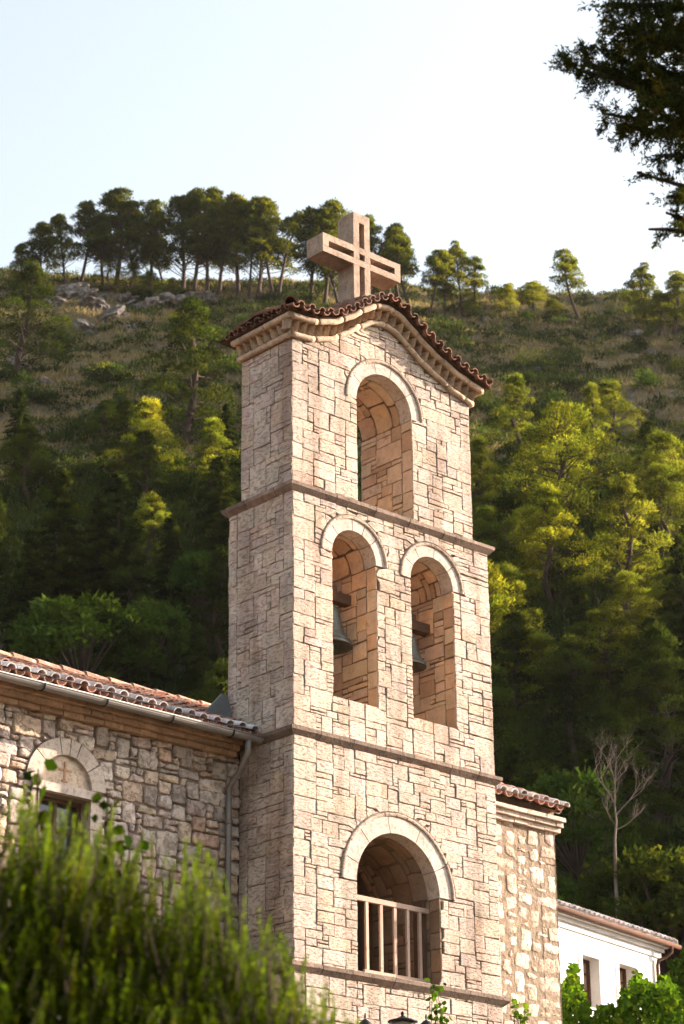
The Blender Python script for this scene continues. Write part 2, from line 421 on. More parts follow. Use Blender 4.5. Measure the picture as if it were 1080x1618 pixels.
def arch_parts(c, r, zb, zs, R, y0, y1, seed, shade_k=1., proud=.002, hood=.055, hproud=.024):
    """voussoir ring, hood moulding and lined reveal of one opening"""
    rng = random.Random(seed); mb = TMB(); Ri = R-hood
    a = 0.0; cuts = [0]
    while cuts[-1] < math.pi-.2: cuts.append(cuts[-1]+rng.uniform(.42, .75))
    cuts[-1] = math.pi
    for a0, a1 in zip(cuts, cuts[1:]):
        g = .004/r; a0 += g; a1 -= g; n = 7; col = rng.uniform(.93, 1.05)
        P = []; 
        for k in range(n+1):
            t = a0+(a1-a0)*k/n; cs, sn = math.cos(t), math.sin(t)
            P += [(c+r*cs, y0-proud, zs+r*sn), (c+Ri*cs, y0-proud, zs+Ri*sn), (c+r*cs, y0+.20, zs+r*sn), (c+Ri*cs, y0+.03, zs+Ri*sn)]
        fs = []
        for k in range(n):
            o = 4*k; fs += [(o, o+4, o+5, o+1), (o+2, o+6, o+4, o), (o+1, o+5, o+7, o+3)]
        fs += [(0, 1, 3, 2), (4*n, 4*n+2, 4*n+3, 4*n+1)]
        mb.add(P, fs, (col, col, col))
    ring = mb.build('arch_ring', SMOOTH, tower)
    mb = TMB(); hb = 0.0
    cuts = [0]
    while cuts[-1] < math.pi-.25: cuts.append(cuts[-1]+rng.uniform(.35, .6))
    cuts[-1] = math.pi
    prof = [(-.006, -.02), (-.004, .010), (.004, .024), (.018, .030), (.034, .026), (.044, .012), (hood-.002, -.02)]
    for a0, a1 in zip(cuts, cuts[1:]):
        a0 += .006; a1 -= .006; n = 6; P = []; m = len(prof); col = rng.uniform(.85, 1.08); hp = hproud/.030*rng.uniform(.9, 1.1)
        for k in range(n+1):
            t = a0+(a1-a0)*k/n
            for dr, h in prof: P.append((c+(Ri+dr)*math.cos(t), y0-(h*hp if h > 0 else h), zs+(Ri+dr)*math.sin(t)))
        fs = [(k*m+i, (k+1)*m+i, (k+1)*m+i+1, k*m+i+1) for k in range(n) for i in range(m-1)]
        fs += [tuple(range(m))[::-1], tuple(n*m+i for i in range(m))]
        mb.add(P, fs, (col, col*.97, col*.93), 0, False)
    mb.build('hood_moulding', ASH, ring)
    # reveals
    mb = TMB(); D = y1-y0
    for sgn in (-1, 1):
        H = zs-zb
        q = lambda u, v: (2, rng.choice([3, 4, 5])) if u < .01 else None
        if sgn > 0: Tf = lambda u, v, h: (c+r-h, y0+u, zb+v)
        else: Tf = lambda u, v, h: (c-r+h, y0+u, zb+v)
        rc = pack(D, H, .09, (.05, .085), SZ, rng, None, q)
        rc = [k_ for k_ in rc]
        if sgn > 0: rc2 = rc
        else: rc2 = [(D-b, v0, D-a, v1) for a, v0, b, v1 in rc]; Tf = lambda u, v, h: (c-r+h, y0+D-u, zb+v)
        if sgn < 0: pass
        stones(mb, rc2, Tf, rng, tint=lambda q_: tuple(shade_k*t_ for t_ in tint_rev(q_)), hgt=(0, .006), depth=.014, joint=.012)
    L = math.pi*r
    rc = pack(L, D-.2, .09, (.07, .12), SZ, rng)
    stones(mb, rc, lambda u, v, h: (c+(r-h)*math.cos(u/r), y0+.2+v, zs+(r-h)*math.sin(u/r)), rng, tint=lambda q_: tuple(shade_k*t_ for t_ in tint_rev(q_)),
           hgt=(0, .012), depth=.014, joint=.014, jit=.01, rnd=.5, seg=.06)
    mb.box((c-r, y0+.01, zb-.012), (c+r, y1-.01, zb+.004), (.9, .9, .9))
    mb.build('reveal_lining', REVEAL, tower)
def tint_rev(r):
    k = r.random()
    return (1.1, 1.0, .9) if k < .3 else ((.8, .72, .66) if k < .5 else (1, 1, 1))

X1L, X1R, Y1F, Y1B, Z1 = .054, 3.03, .076, 1.0, 2.956
storey('lower_wall', 0, 3.2, 0, 1.15, -6, .02, lambda x: .02, [(1.585, .645, -2.53, -1.52, .895)], 11, back=False, ymaxl=.93)
storey('middle_wall', 0, 3.2, 0, 1.15, .10, Z1+.02, lambda x: Z1+.02, [(.96, .35, .575, 2.34, .545), (2.225, .355, .575, 2.32, .545)], 12)
storey('upper_wall', X1L, X1R, Y1F, Y1B, 3.04, 5, hgab, [(1.555, .46, 3.12, 4.47, .66)], 13)
arch_parts(1.585, .645, -2.53, -1.52, .895, 0, 1.15, 21, shade_k=.5)  # lowest reveal tinted darker to stand for the shade inside
arch_parts(.96, .35, .575, 2.34, .545, 0, 1.15, 22)
arch_parts(2.225, .355, .575, 2.32, .545, 0, 1.15, 23)
arch_parts(1.555, .46, 3.12, 4.47, .66, Y1F, Y1B, 24)

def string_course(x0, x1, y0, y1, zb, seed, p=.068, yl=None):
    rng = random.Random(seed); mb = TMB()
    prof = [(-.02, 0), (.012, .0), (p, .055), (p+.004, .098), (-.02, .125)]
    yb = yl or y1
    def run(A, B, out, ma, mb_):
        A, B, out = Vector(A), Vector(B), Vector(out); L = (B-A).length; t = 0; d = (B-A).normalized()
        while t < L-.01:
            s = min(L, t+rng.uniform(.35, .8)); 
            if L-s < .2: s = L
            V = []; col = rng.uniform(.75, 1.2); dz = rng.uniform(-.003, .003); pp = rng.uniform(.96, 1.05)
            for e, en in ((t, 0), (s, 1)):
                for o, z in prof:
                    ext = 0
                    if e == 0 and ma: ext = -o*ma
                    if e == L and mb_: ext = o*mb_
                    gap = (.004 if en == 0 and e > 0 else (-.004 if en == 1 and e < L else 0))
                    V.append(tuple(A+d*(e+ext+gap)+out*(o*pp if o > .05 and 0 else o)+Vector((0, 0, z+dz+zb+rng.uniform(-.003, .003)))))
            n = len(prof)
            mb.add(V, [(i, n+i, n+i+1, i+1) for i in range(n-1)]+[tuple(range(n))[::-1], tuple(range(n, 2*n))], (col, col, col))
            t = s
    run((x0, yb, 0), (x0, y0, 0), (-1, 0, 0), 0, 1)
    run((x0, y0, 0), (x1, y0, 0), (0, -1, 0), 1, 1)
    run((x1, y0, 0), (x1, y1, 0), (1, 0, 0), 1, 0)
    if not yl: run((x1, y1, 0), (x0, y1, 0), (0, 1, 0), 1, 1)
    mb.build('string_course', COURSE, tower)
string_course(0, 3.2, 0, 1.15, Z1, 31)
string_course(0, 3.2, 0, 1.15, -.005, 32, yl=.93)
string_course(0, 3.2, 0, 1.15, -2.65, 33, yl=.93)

# cornice: lower roll, dog-tooth bricks, upper roll, following the curved gable in front and level on the flanks
def path_cornice():
    P = [(X1L, Y1B)]
    out = []
    n = 60
    return out
def front_pts(off, dz, ext, n=64):
    xs = [X1L-ext+(X1R-X1L+2*ext)*i/n for i in range(n+1)]
    return [(x, Y1F-off, hgab(x)+dz) for x in xs]
def roll(name, r, off, dz, seed, parent=tower):
    rng = random.Random(seed); mb = TMB()
    def seg_run(pts):
        L = [0]
        for a, b in zip(pts, pts[1:]): L.append(L[-1]+math.dist(a, b))
        t = 0
        def at(s):
            for i in range(len(L)-1):
                if s <= L[i+1]+1e-9:
                    k = (s-L[i])/(L[i+1]-L[i]); return tuple(pts[i][q]+(pts[i+1][q]-pts[i][q])*k for q in range(3))
            return pts[-1]
        while t < L[-1]-.02:
            s = min(L[-1], t+rng.uniform(.28, .5))
            if L[-1]-s < .15: s = L[-1]
            k = max(2, int((s-t)/.05)); c = rng.uniform(.85, 1.12); j = rng.uniform(-.004, .004)
            q = [at(t+.003+(s-t-.006)*i/k) for i in range(k+1)]
            q = [(a, b, z+j) for a, b, z in q]
            mb.tube(q, r*rng.uniform(.95, 1.05), 10, (c, c*.97, c*.93))
            t = s
    zl = hgab(X1L-off)+dz; zr = hgab(X1R+off)+dz
    seg_run(front_pts(off, dz, off))
    seg_run([(X1L-off, Y1F-off, zl), (X1L-off, Y1B+.03, zl)])
    seg_run([(X1R+off, Y1F-off, zr), (X1R+off, Y1B+off, zr)])
    # bed between roll and wall
    f1 = front_pts(off, dz, off); 
    for a, b in zip(f1, f1[1:]):
        mb.add([(a[0], Y1F+.05, a[2]-r*.7), (b[0], Y1F+.05, b[2]-r*.7), (b[0], b[1], b[2]-r*.7), (a[0], a[1], a[2]-r*.7),
                (a[0], Y1F+.05, a[2]+r*.7), (b[0], Y1F+.05, b[2]+r*.7), (b[0], b[1], b[2]+r*.7), (a[0], a[1], a[2]+r*.7)],
               [(0, 3, 2, 1), (4, 5, 6, 7)], (.85, .8, .75))
    mb.box((X1L-off, Y1F, zl-r*.7), (X1L+.05, Y1B+.03, zl+r*.7), (.85, .8, .75))
    mb.box((X1R-.05, Y1F, zr-r*.7), (X1R+off, Y1B+off, zr+r*.7), (.85, .8, .75))
    return mb.build(name, CORNICE, parent)
corn = roll('cornice', .036, .035, .028, 41)
roll('upper_roll', .040, .125, .222, 42, corn)
mb = TMB(); rng = random.Random(43)
xs = []; x = X1L-.09
while x < X1R+.1:
    xs.append(x); x += .125/math.sqrt(1+((hgab(x+.06)-hgab(x-.06))/.12)**2)
def dogtooth(mb, x, y, z, out, s, c):
    # square brick turned 45 degrees, tapering downward
    o = Vector(out); t = Vector((-o.y, o.x, 0)); P = []
    for zz, k in ((z-.062, .62), (z+.062, 1.0)):
        for a, b in ((-.045, -.01), (0, 1), (.045, -.01), (0, -.06)):
            d = .125*k if b == 1 else (b)
            P.append(tuple(Vector((x, y, zz))+t*a*(1.25)+o*d))
    mb.add(P, [(0, 1, 2, 3)[::-1], (4, 5, 6, 7), (0, 1, 5, 4)[::-1], (1, 2, 6, 5)[::-1], (2, 3, 7, 6)[::-1], (3, 0, 4, 7)[::-1]], c)
for x in xs:
    c = rng.uniform(.75, 1.15); dogtooth(mb, x, Y1F-.005, hgab(x)+.125, (0, -1, 0), 1, (c, c*.93, c*.86))
y = Y1F+.03
while y < Y1B+.02:
    c = rng.uniform(.75, 1.15)
    dogtooth(mb, X1L+.005, y, hgab(X1L)+.125, (-1, 0, 0), 1, (c, c*.93, c*.86))
    dogtooth(mb, X1R-.005, y, hgab(X1L)+.125, (1, 0, 0), 1, (c, c*.93, c*.86)); y += .125
f1 = front_pts(.0, 0, .0)
for a, b in zip(f1, f1[1:]):
    mb.add([(a[0], Y1F+.01, a[2]), (b[0], Y1F+.01, b[2]), (b[0], Y1F+.01, b[2]+.26), (a[0], Y1F+.01, a[2]+.26),
            (a[0], Y1B, a[2]), (b[0], Y1B, b[2]), (b[0], Y1B, b[2]+.26), (a[0], Y1B, a[2]+.26)],
           [(0, 1, 2, 3), (5, 4, 7, 6), (3, 2, 6, 7)], (.55, .45, .38))
zl = hgab(X1L)
mb.box((X1L+.01, Y1F+.02, zl-.04), (X1L+.03, Y1B-.02, zl+.26), (.55, .45, .38))
mb.box((X1R-.03, Y1F+.02, zl-.04), (X1R-.01, Y1B-.02, zl+.26), (.55, .45, .38))
mb.build('dogtooth_course', CORNICE, corn)

# barrel tiles
def barrel(mb, A, B, up, r, convex, rng, mi=0, taper=.88, th=.014, n=7, tint=1, arc=1.0):
    """half-round tile from A (low end) to B; convex or channel, with real thickness"""
    A, B, up = Vector(A), Vector(B), Vector(up); d = (B-A).normalized(); side = d.cross(up).normalized(); up = side.cross(d).normalized()
    P = []; s = 1 if convex else -1
    for E, rr in ((A, r), (B, r*taper)):
        for q in (rr, rr-th):
            for k in range(n+1):
                t = math.pi*(.5-arc/2+arc*k/n)
                P.append(tuple(E+side*(q*math.cos(t))+up*(s*q*math.sin(t)*.85)))
    m = n+1; fs = []
    for k in range(n):
        fs += [(k, k+1, 2*m+k+1, 2*m+k), (m+k+1, m+k, 3*m+k, 3*m+k+1), (k, m+k, m+k+1, k+1), (2*m+k, 2*m+k+1, 3*m+k+1, 3*m+k)]
    fs += [(0, 2*m, 3*m, m), (n, m+n, 3*m+n, 2*m+n)]
    c = rng.uniform(.6, 1.25)*tint; g = rng.uniform(.9, 1.1)
    mb.add(P, fs, (c, c*g, c*g), mi, False)
mb = TMB(); rng = random.Random(51)
PITCH_T = .160; ZT = .292
x = X1L-.13; cols = []
while x < X1R+.15:
    cols.append(x); s = (hgab(x+.07)-hgab(x-.07))/.14; x += PITCH_T/2/math.sqrt(1+s*s)
for i, x in enumerate(cols):
    conv = i % 2 == 1; s = (hgab(x+.05)-hgab(x-.05))/.1; up = Vector((-s, 0, 1)).normalized()
    for k in range(4):
        y0_ = Y1F-.245+k*.30-rng.uniform(0, .02); z0_ = hgab(x)+ZT+(.020 if conv else .004)+k*.012+rng.uniform(-.005, .005)
        dz = .10*k*.3
        z1_ = z0_+.045
        j = rng.uniform(-.008, .008)
        if k >= 0:
            zz = lambda y: .14*(1-abs(y-.5)/.75)
            barrel(mb, (x+j, y0_, z0_+zz(y0_)), (x, y0_+.36, z0_-.008+zz(y0_+.36)), up, .053, conv, rng)
for side in (-1, 1):
    X = X1L-.20 if side < 0 else X1R+.20
    y = Y1F-.15; i = 0
    while y < Y1B+.06:
        conv = i % 2 == 1; z = hgab(X)+ZT+(.022 if conv else .004)
        barrel(mb, (X, y, z+rng.uniform(-.006, .006)), (X-side*.34, y, z+.10), (0, 0, 1), .047, conv, rng)
        y += PITCH_T/2; i += 1
    xh = X1L-.21 if side < 0 else X1R+.21
    barrel(mb, (xh, Y1F-.22, hgab(X)+ZT+.05), (xh-side*.38, Y1F+.16, hgab(X)+ZT+.17), (0, 0, 1), .07, True, rng, tint=.7)
# bed under tiles
f1 = front_pts(.20, .262, .20)
for a, b in zip(f1, f1[1:]):
    mb.add([(a[0], a[1], a[2]), (b[0], b[1], b[2]), (b[0], Y1B+.2, b[2]), (a[0], Y1B+.2, a[2])], [(0, 1, 2, 3)], (.35, .4, .4))
    mb.add([(a[0], a[1], a[2]+.02), (b[0], b[1], b[2]+.02), (b[0], .54, b[2]+.13), (a[0], .54, a[2]+.13), (b[0], Y1B+.2, b[2]+.02), (a[0], Y1B+.2, a[2]+.02)],
           [(0, 1, 2, 3), (3, 2, 4, 5)], (.35, .4, .4))
mb.build('tiled_roof', TILE, tower)

# stone cross on the roof
def cross():
    t = empty('cross', (1.51, .54, 5.75)); tag(t, 'big pale concrete cross with slotted arms on the tower roof', 'cross')
    y0, y1 = -.15, .15
    hw = .14; top = 1.55; a0, a1 = .80, 1.06; aw = .665; s = .045      # arm from z a0..a1
    mb = MB()
    def bx(a, b): mb.box(a, b, jit=.002)
    # side rails of the post, leaving a slot
    for sx in (-1, 1):
        xa, xb = sorted((sx*s, sx*hw)); bx((xa, y0, -.2), (xb, y1, a0)); bx((xa, y0, a1), (xb, y1, top-.13))
    bx((-hw, y0, top-.13), (hw, y1, top))
    bx((-s, .05, -.2), (s, y1-.005, a0)); bx((-s, .05, a1), (s, y1-.005, top-.13))
    mb.build('post', CROSSM, t)
    mb = MB(); y0 -= .003; y1 += .003
    bx = lambda a, b: mb.box(a, b, jit=.002)
    sl0, sl1 = a0+.085, a1-.085
    bx((-aw, y0, a0), (aw, y1, sl0)); bx((-aw, y0, sl1), (aw, y1, a1))
    for u0, u1 in ((-aw, -aw+.10), (-hw, -s), (s, hw), (aw-.10, aw)): bx((u0, y0, sl0), (u1, y1, sl1))
    for u0, u1 in ((-aw+.10, -hw), (-s, s), (hw, aw-.10)): bx((u0, .06, sl0), (u1, y1-.004, sl1))
    mb.build('arm', CROSSM, t)
    mb = MB(); mb.box((-.2, -.19, -.03), (.2, .19, .26), (1, 1, 1)); mb.build('plinth', CROSSM, t)
cross()

# bells
def bell(x, y, zr, R, H, label, xl, xr, seed):
    t = empty('bell', (x, y, zr)); tag(t, label, 'bell')
    mb = MB()
    pr = [(1, 0), (1.0, .03), (.9, .10), (.76, .22), (.64, .42), (.56, .66), (.50, .82), (.40, .93), (.2, 1.0), (0, 1.01)]
    mb.lathe([(r*R, z*H) for r, z in pr], (0, 0, 0)); mb.lathe([(r*R*.9, z*H*.94) for r, z in pr][::-1], (0, 0, 0))
    mb.lathe([(R*.9, 0), (R, 0)], (0, 0, 0)); mb.lathe([(R*.93, .085*H), (R*.96, .10*H), (R*.9, .115*H)], (0, 0, 0))
    mb.build('bell_body', BRONZE, t)
    mb = MB(); mb.tube([(0, 0, H*.9), (0, 0, H*.1)], R*.05, 8); mb.lathe([(0, -.02), (R*.16, .02), (R*.18, .06), (R*.1, .12), (0, .15)], (0, 0, 0), 12)
    mb.build('clapper', BLACK, t)
    mb = MB(); mb.box((xl-x, -.06, H+.05), (xr-x+.02, .06, H+.17), jit=.004); mb.box((-.13, -.05, H+.175), (.13, .05, H+.25), jit=.004)
    for a in (-.07, .07): mb.tube([(a, 0, H*.98), (a, 0, H+.1)], .02, 6)
    mb.build('headstock', WOOD, t)
bell(.96, .50, 1.37, .31, .54, 'larger dark bronze bell in the left arch of the middle storey', .61, 1.31, 1)
bell(2.225, .47, 1.39, .245, .44, 'smaller dark bronze bell in the right arch of the middle storey', 1.87, 2.58, 2)

# railing in the bottom arch
def railing():
    t = empty('railing', (1.6, .2, -2.53)); tag(t, 'rusty white metal railing across the lowest arch opening', 'railing')
    y = 0; X0, X1 = 1.0-1.6, 2.225-1.6
    mb = MB(); mb.box((X0-.05, y-.022, .855), (X1, y+.022, .91), jit=.003); mb.build('top_rail', IRON, t)
    mb = MB(); mb.box((X0+.22, y-.02, .04), (X1, y+.02, .085), jit=.003); mb.build('bottom_rail', IRON, t)
    for x in (1.265, 1.485, 1.70, 1.90, 2.09):
        mb = MB(); mb.box((x-1.6-.02, y-.016, .086), (x-1.6+.02, y+.016, .854), jit=.002); mb.build('baluster', IRON, t)
    mb = MB(); mb.box((2.165-1.6, .03, .0), (2.225-1.6, .18, 1.02), jit=.004); mb.build('side_post', WOOD, t)
railing()

# ------------------------------------------------------------------ church
church = empty('church', (-3, .91, -6)); tag(church, 'low rubble stone church behind the tower with tiled roof and gutter', 'church')
class CMB(MB):
    def build(s, name, mats, parent=None):
        s.v = [(a+3, b-.91, c+6) for a, b, c in s.v]; return MB.build(s, name, mats, parent)
YC = .91; CX0, CX1 = -16., 5.2; EZ = .02
def tint_rub(r):
    k = r.random()
    if k < .22: return (1.08, .96, .84)
    if k < .40: return (.80, .74, .72)
    if k < .5: return (1.04, .85, .70)
    if k < .62: return (1.15, 1.1, 1.05)
    return (1, .97, .94)
mb = CMB(); rng = random.Random(61)
wcx, wzb, wzs, wr, wR = -2.43, -2.3, -.95, .34, .50
TYM = -.85
pierced(mb, CX0, -.02, YC+.03, YC+.55, -6, lambda x: EZ, [], mi=1, n=1)
# (window pierced as real recess box below)
mb2 = CMB()
mb = CMB()
def rect_hole_wall(mb, x0, x1, hx0, hx1, hz0, hz1, y0, y1, z0, z1, mi):
    for a, b in (((x0, y0, z0), (hx0, y1, z1)), ((hx1, y0, z0), (x1, y1, z1)), ((hx0, y0, z0), (hx1, y1, hz0)), ((hx0, y0, hz1), (hx1, y1, z1))):
        mb.box(a, b, (1, 1, 1), mi)
rect_hole_wall(mb, CX0, -.005, wcx-.34, wcx+.34, -2.2, TYM-.105, YC+.03, YC+.55, -6, EZ, 1)
rect_hole_wall(mb, -.005, 3.205, .9, 2.3, -2.53, -.6, YC+.24, YC+.55, -6, EZ, 1)
od, osn = opening(wcx, .40, -2.2, TYM, .53)
def blk(u, v):
    x, z = CX0+u, -6+v
    return od(x, z) < 0
def snp(u, v):
    x, z = osn(CX0+u, -6+v, .05); return x-CX0, z+6
SZR = [((1, 1), 8), ((2, 1), 10), ((2, 2), 14), ((3, 2), 12), ((3, 1), 5), ((2, 3), 7), ((3, 3), 5), ((4, 2), 3), ((1, 2), 5), ((4, 3), 2)]
W0 = 11.0
rc = pack(W0, 6+EZ-.11, .098, (.055, .098), SZR, rng, lambda u, v: blk(u+16-W0, v))
stones(mb, rc, lambda u, v, h: (u-W0, YC-h, -6+v), rng, snap=lambda u, v: (lambda q: (q[0]-16+W0, q[1]))(snp(u+16-W0, v)), joint=.018, depth=.05, bevel=.014,
       hgt=(-.006, .018), jit=.016, rnd=.42, tint=tint_rub, seg=.045, dome=.004, tilt=.09, smooth=True)
mb.build('left_wall', [RUB, RMORT], church)
# right part: flush pale mortar
mb = CMB(); rng = random.Random(62)
mb.box((3.205, YC+.004, -6), (CX1-.01, YC+.6, EZ+.28), (1, 1, 1), 1)
rc = pack(CX1-3.2, 6+.02, .105, (.075, .12), SZR, rng)
stones(mb, rc, lambda u, v, h: (3.2+u, YC-h, -6+v), rng, joint=.05, depth=.004, bevel=.006, hgt=(-.004, .005), jit=.026, rnd=.6,
       tint=lambda r: (1.2, 1.12, 1.02) if r.random() < .6 else (1.0, .88, .76), seg=.05, dome=.003, tilt=.02, smooth=True)
mb.build('right_wall', [RUB, PMORT], church)
# window with lunette
mb = CMB()
cuts = [0, .62, 1.22, 1.49, 1.78, 2.45, math.pi]
for a0, a1 in zip(cuts, cuts[1:]):
    P = []; n = 6; a0 += .012; a1 -= .012; col = rng.uniform(.95, 1.06)
    for k in range(n+1):
        t = a0+(a1-a0)*k/n
        P += [(wcx+.335*math.cos(t), YC-.03, TYM+.335*math.sin(t)), (wcx+.52*math.cos(t), YC-.03, TYM+.52*math.sin(t)),
              (wcx+.335*math.cos(t), YC+.08, TYM+.335*math.sin(t)), (wcx+.52*math.cos(t), YC+.05, TYM+.52*math.sin(t))]
    fs = []
    for k in range(n):
        o = 4*k; fs += [(o, o+4, o+5, o+1), (o+2, o+6, o+4, o), (o+1, o+5, o+7, o+3)]
    mb.add(P, fs+[(0, 1, 3, 2), (4*n, 4*n+2, 4*n+3, 4*n+1)], (col, col, col*.97))
win = mb.build('window_surround', SMOOTH, church)
mb = CMB()
P = [(wcx, YC+.014, TYM)]+[(wcx+.345*math.cos(math.pi*k/24), YC+.014, TYM+.345*math.sin(math.pi*k/24)) for k in range(25)]
mb.add(P, [(0, k, k+1) for k in range(1, 25)], (1.05, .98, .86)); mb.build('lunette', SMOOTH, win)
mb = CMB()
for a, b in (((-.012, .07), (.012, .27)), ((-.085, .165), (-.0125, .19)), ((.0125, .165), (.085, .19)), ((-.04, .045), (.04, .066))):
    mb.box((wcx+a[0], YC+.006, TYM+a[1]), (wcx+b[0], YC+.016, TYM+b[1]), (.85, .60, .40))
mb.build('carved_cross', SMOOTH, win)
mb = CMB(); mb.box((wcx-.44, YC-.045, TYM-.10), (wcx+.44, YC+.30, TYM-.005), (1, 1, 1), jit=.003)
mb.box((wcx+.34, YC-.01, TYM-.42), (wcx+.50, YC+.3, TYM-.105), (.98, .95, .92), jit=.004); mb.box((wcx+.34, YC-.014, TYM-.85), (wcx+.44, YC+.3, TYM-.425), (.98, .95, .92), jit=.004)
mb.box((wcx-.44, YC-.01, TYM-.52), (wcx-.34, YC+.3, TYM-.105), (.98, .95, .92), jit=.004)
mb.build('lintel', SMOOTH, win)
mb = CMB()
for a, b in (((-.335, -1.3), (-.29, -.106)), ((.29, -1.3), (.335, -.106)), ((-.29, -.15), (.29, -.106)), ((-.02, -1.3), (.02, -.151)), ((-.289, -.46), (-.021, -.43)), ((.021, -.46), (.289, -.43))):
    mb.box((wcx+a[0], YC+.16, TYM+a[1]), (wcx+b[0], YC+.20, TYM+b[1]))
mb.build('window_frame', WOOD, win)
mb = CMB(); mb.box((wcx-.335, YC+.205, TYM-1.3), (wcx+.335, YC+.215, TYM-.106)); mb.build('pane', GLASS, win)
# eaves courses
mb = CMB(); rng = random.Random(63)
for z, pr, hgt in ((-.10, .07, .055), (-.040, .13, .055), (.020, .20, .06)):
    for xa0, xb0 in ((-10, -.12),):
        x = xa0; zz = z
        while x < xb0-.02:
            s = min(xb0, x+rng.uniform(.22, .42)); c = rng.uniform(.7, 1.1)
            mb.box((x+.004, YC-pr-rng.uniform(0, .012), zz), (s-.004, YC+.1, zz+hgt), (c, c*.86, c*.74), jit=.004); x = s
mb.build('eaves_course', CORNICE, church)
mb = CMB()
for z, pr, hgt in ((-.07, .05, .055), (-.008, .10, .055), (.054, .15, .05)):
    x = 3.205
    while x < CX1+.03:
        s = min(CX1+.05, x+rng.uniform(.18, .4)); c = rng.uniform(.95, 1.25)
        mb.box((x+.004, YC-pr-rng.uniform(0, .012), z), (s-.004, YC+.1, z+hgt), (c, c*.96, c*.92), jit=.005); x = s
mb.build('eaves_course', SMOOTH, church)
# roof
TA = math.tan(R_(23.6)); YE, ZE = .50, .10; YR = 4.0
rz = lambda y: ZE+(y-YE)*TA
mb = CMB(); rng = random.Random(64)
YR2 = .74
mb.add([(CX0, YE+.02, rz(YE)-.03), (-.01, YE+.02, rz(YE)-.03), (-.01, 1.17, rz(1.17)-.03), (CX0, 1.17, rz(1.17)-.03)], [(0, 1, 2, 3)], (.3, .3, .3))
mb.add([(3.21, YR2, rz(YR2)-.03), (CX1+.0, YR2, rz(YR2)-.03), (CX1+.0, 1.17, rz(1.17)-.03), (3.21, 1.17, rz(1.17)-.03)], [(0, 1, 2, 3)], (.3, .3, .3))
mb.add([(CX0, 1.17, rz(1.17)-.03), (CX1+.0, 1.17, rz(1.17)-.03), (CX1+.0, YR, rz(YR)-.03), (CX0, YR, rz(YR)-.03),
        (CX1+.0, 2*YR-YE, rz(YE)-.03), (CX0, 2*YR-YE, rz(YE)-.03)], [(0, 1, 2, 3), (3, 2, 4, 5)], (.3, .3, .3))
mb.add([(CX0, YE+.02, rz(YE)-.06), (-.01, YE+.02, rz(YE)-.06), (-.01, 1.17, rz(1.17)-.06), (CX0, 1.17, rz(1.17)-.06)], [(3, 2, 1, 0)], (.3, .3, .3))
mb.add([(CX0, 1.17, rz(1.17)-.06), (CX1+.0, 1.17, rz(1.17)-.06), (CX1+.0, YR, rz(YR)-.08), (CX0, YR, rz(YR)-.08),
        (CX1+.0, 2*YR-YE, rz(YE)-.06), (CX0, 2*YR-YE, rz(YE)-.06)], [(3, 2, 1, 0), (5, 4, 2, 3)], (.3, .3, .3))
x = -10.; i = 0; P2 = .092
upn = Vector((0, -math.sin(R_(23.6)), math.cos(R_(23.6))))
while x < CX1+.01:
    conv = i % 2 == 1; wav = .02*math.sin(x*1.7)
    for k in range(10):
        if not conv and k > 0 and x < -6: continue
        y = YE-.02+k*.385-rng.uniform(0, .03); 
        if -.05 < x < 3.25 and y < 1.2: continue
        if y+.45 > YR+.2: break
        if x > 3.25: y += .22
        z = rz(y)+(.032 if conv else .012)+.012*k*0+wav+rng.uniform(-.008, .012)
        lim = conv and k == 0
        barrel(mb, (x+rng.uniform(-.012, .012), y, z+.02), (x, y+.44, rz(y+.44)+(.03 if conv else .01)+wav-.005), upn, .064, conv, rng,
               mi=1 if lim else 0, tint=1.0 if not lim else 1.05, n=6, taper=.8)
    x += P2; i += 1
x = -10.
while x < CX1:
    barrel(mb, (x, YR, rz(YR)+.05), (x+.42, YR, rz(YR)+.035), (0, 0, 1), .10, True, rng, tint=1.1); x += .37
mb.build('roof', [TILE2, TILEL], church)
mb = CMB()   # gables and back wall close the nave
mb.add([(CX1-.02, YC, -6), (CX1-.02, 2*YR-YC, -6), (CX1-.02, 2*YR-YC, EZ), (CX1-.02, YR, rz(YR)-.1), (CX1-.02, YC, EZ+.1),
        (CX1-.3, YC, -6), (CX1-.3, 2*YR-YC, -6), (CX1-.3, 2*YR-YC, EZ), (CX1-.3, YR, rz(YR)-.1), (CX1-.3, YC, EZ+.1)], [(0, 1, 2, 3, 4), (9, 8, 7, 6, 5)], (.7, .6, .5))
mb.add([(CX0+.02, YC, -6), (CX0+.02, 2*YR-YC, -6), (CX0+.02, 2*YR-YC, EZ), (CX0+.02, YR, rz(YR)-.1), (CX0+.02, YC, EZ+.1)], [(4, 3, 2, 1, 0)], (.7, .6, .5))
mb.box((CX0, 2*YR-YC-.4, -6), (CX1-.31, 2*YR-YC, EZ), (.7, .6, .5))
rc = pack(2*(YR-YC), 6, .13, (.09, .14), SZR, rng)
stones(mb, rc, lambda u, v, h: (CX1-.005+h, YC+.01+u, -6+v), rng, joint=.04, depth=.02, bevel=.02, hgt=(0, .01), jit=.015, rnd=.8, dome=.008, smooth=True)
mb.build('gable_wall', [RUB], church)
# verge tiles at the right end
mb = CMB(); y = YE+.24
while y < YR:
    barrel(mb, (CX1+.03, y, rz(y)+.05), (CX1+.03, y+.42, rz(y+.42)+.02), upn, .07, True, rng, tint=.8)
    barrel(mb, (CX1-.05, y+.05, rz(y)+.0), (CX1-.05, y+.45, rz(y+.4)), upn, .06, False, rng, tint=.7); y += .37
mb.build('verge_tiles', TILE2, church)
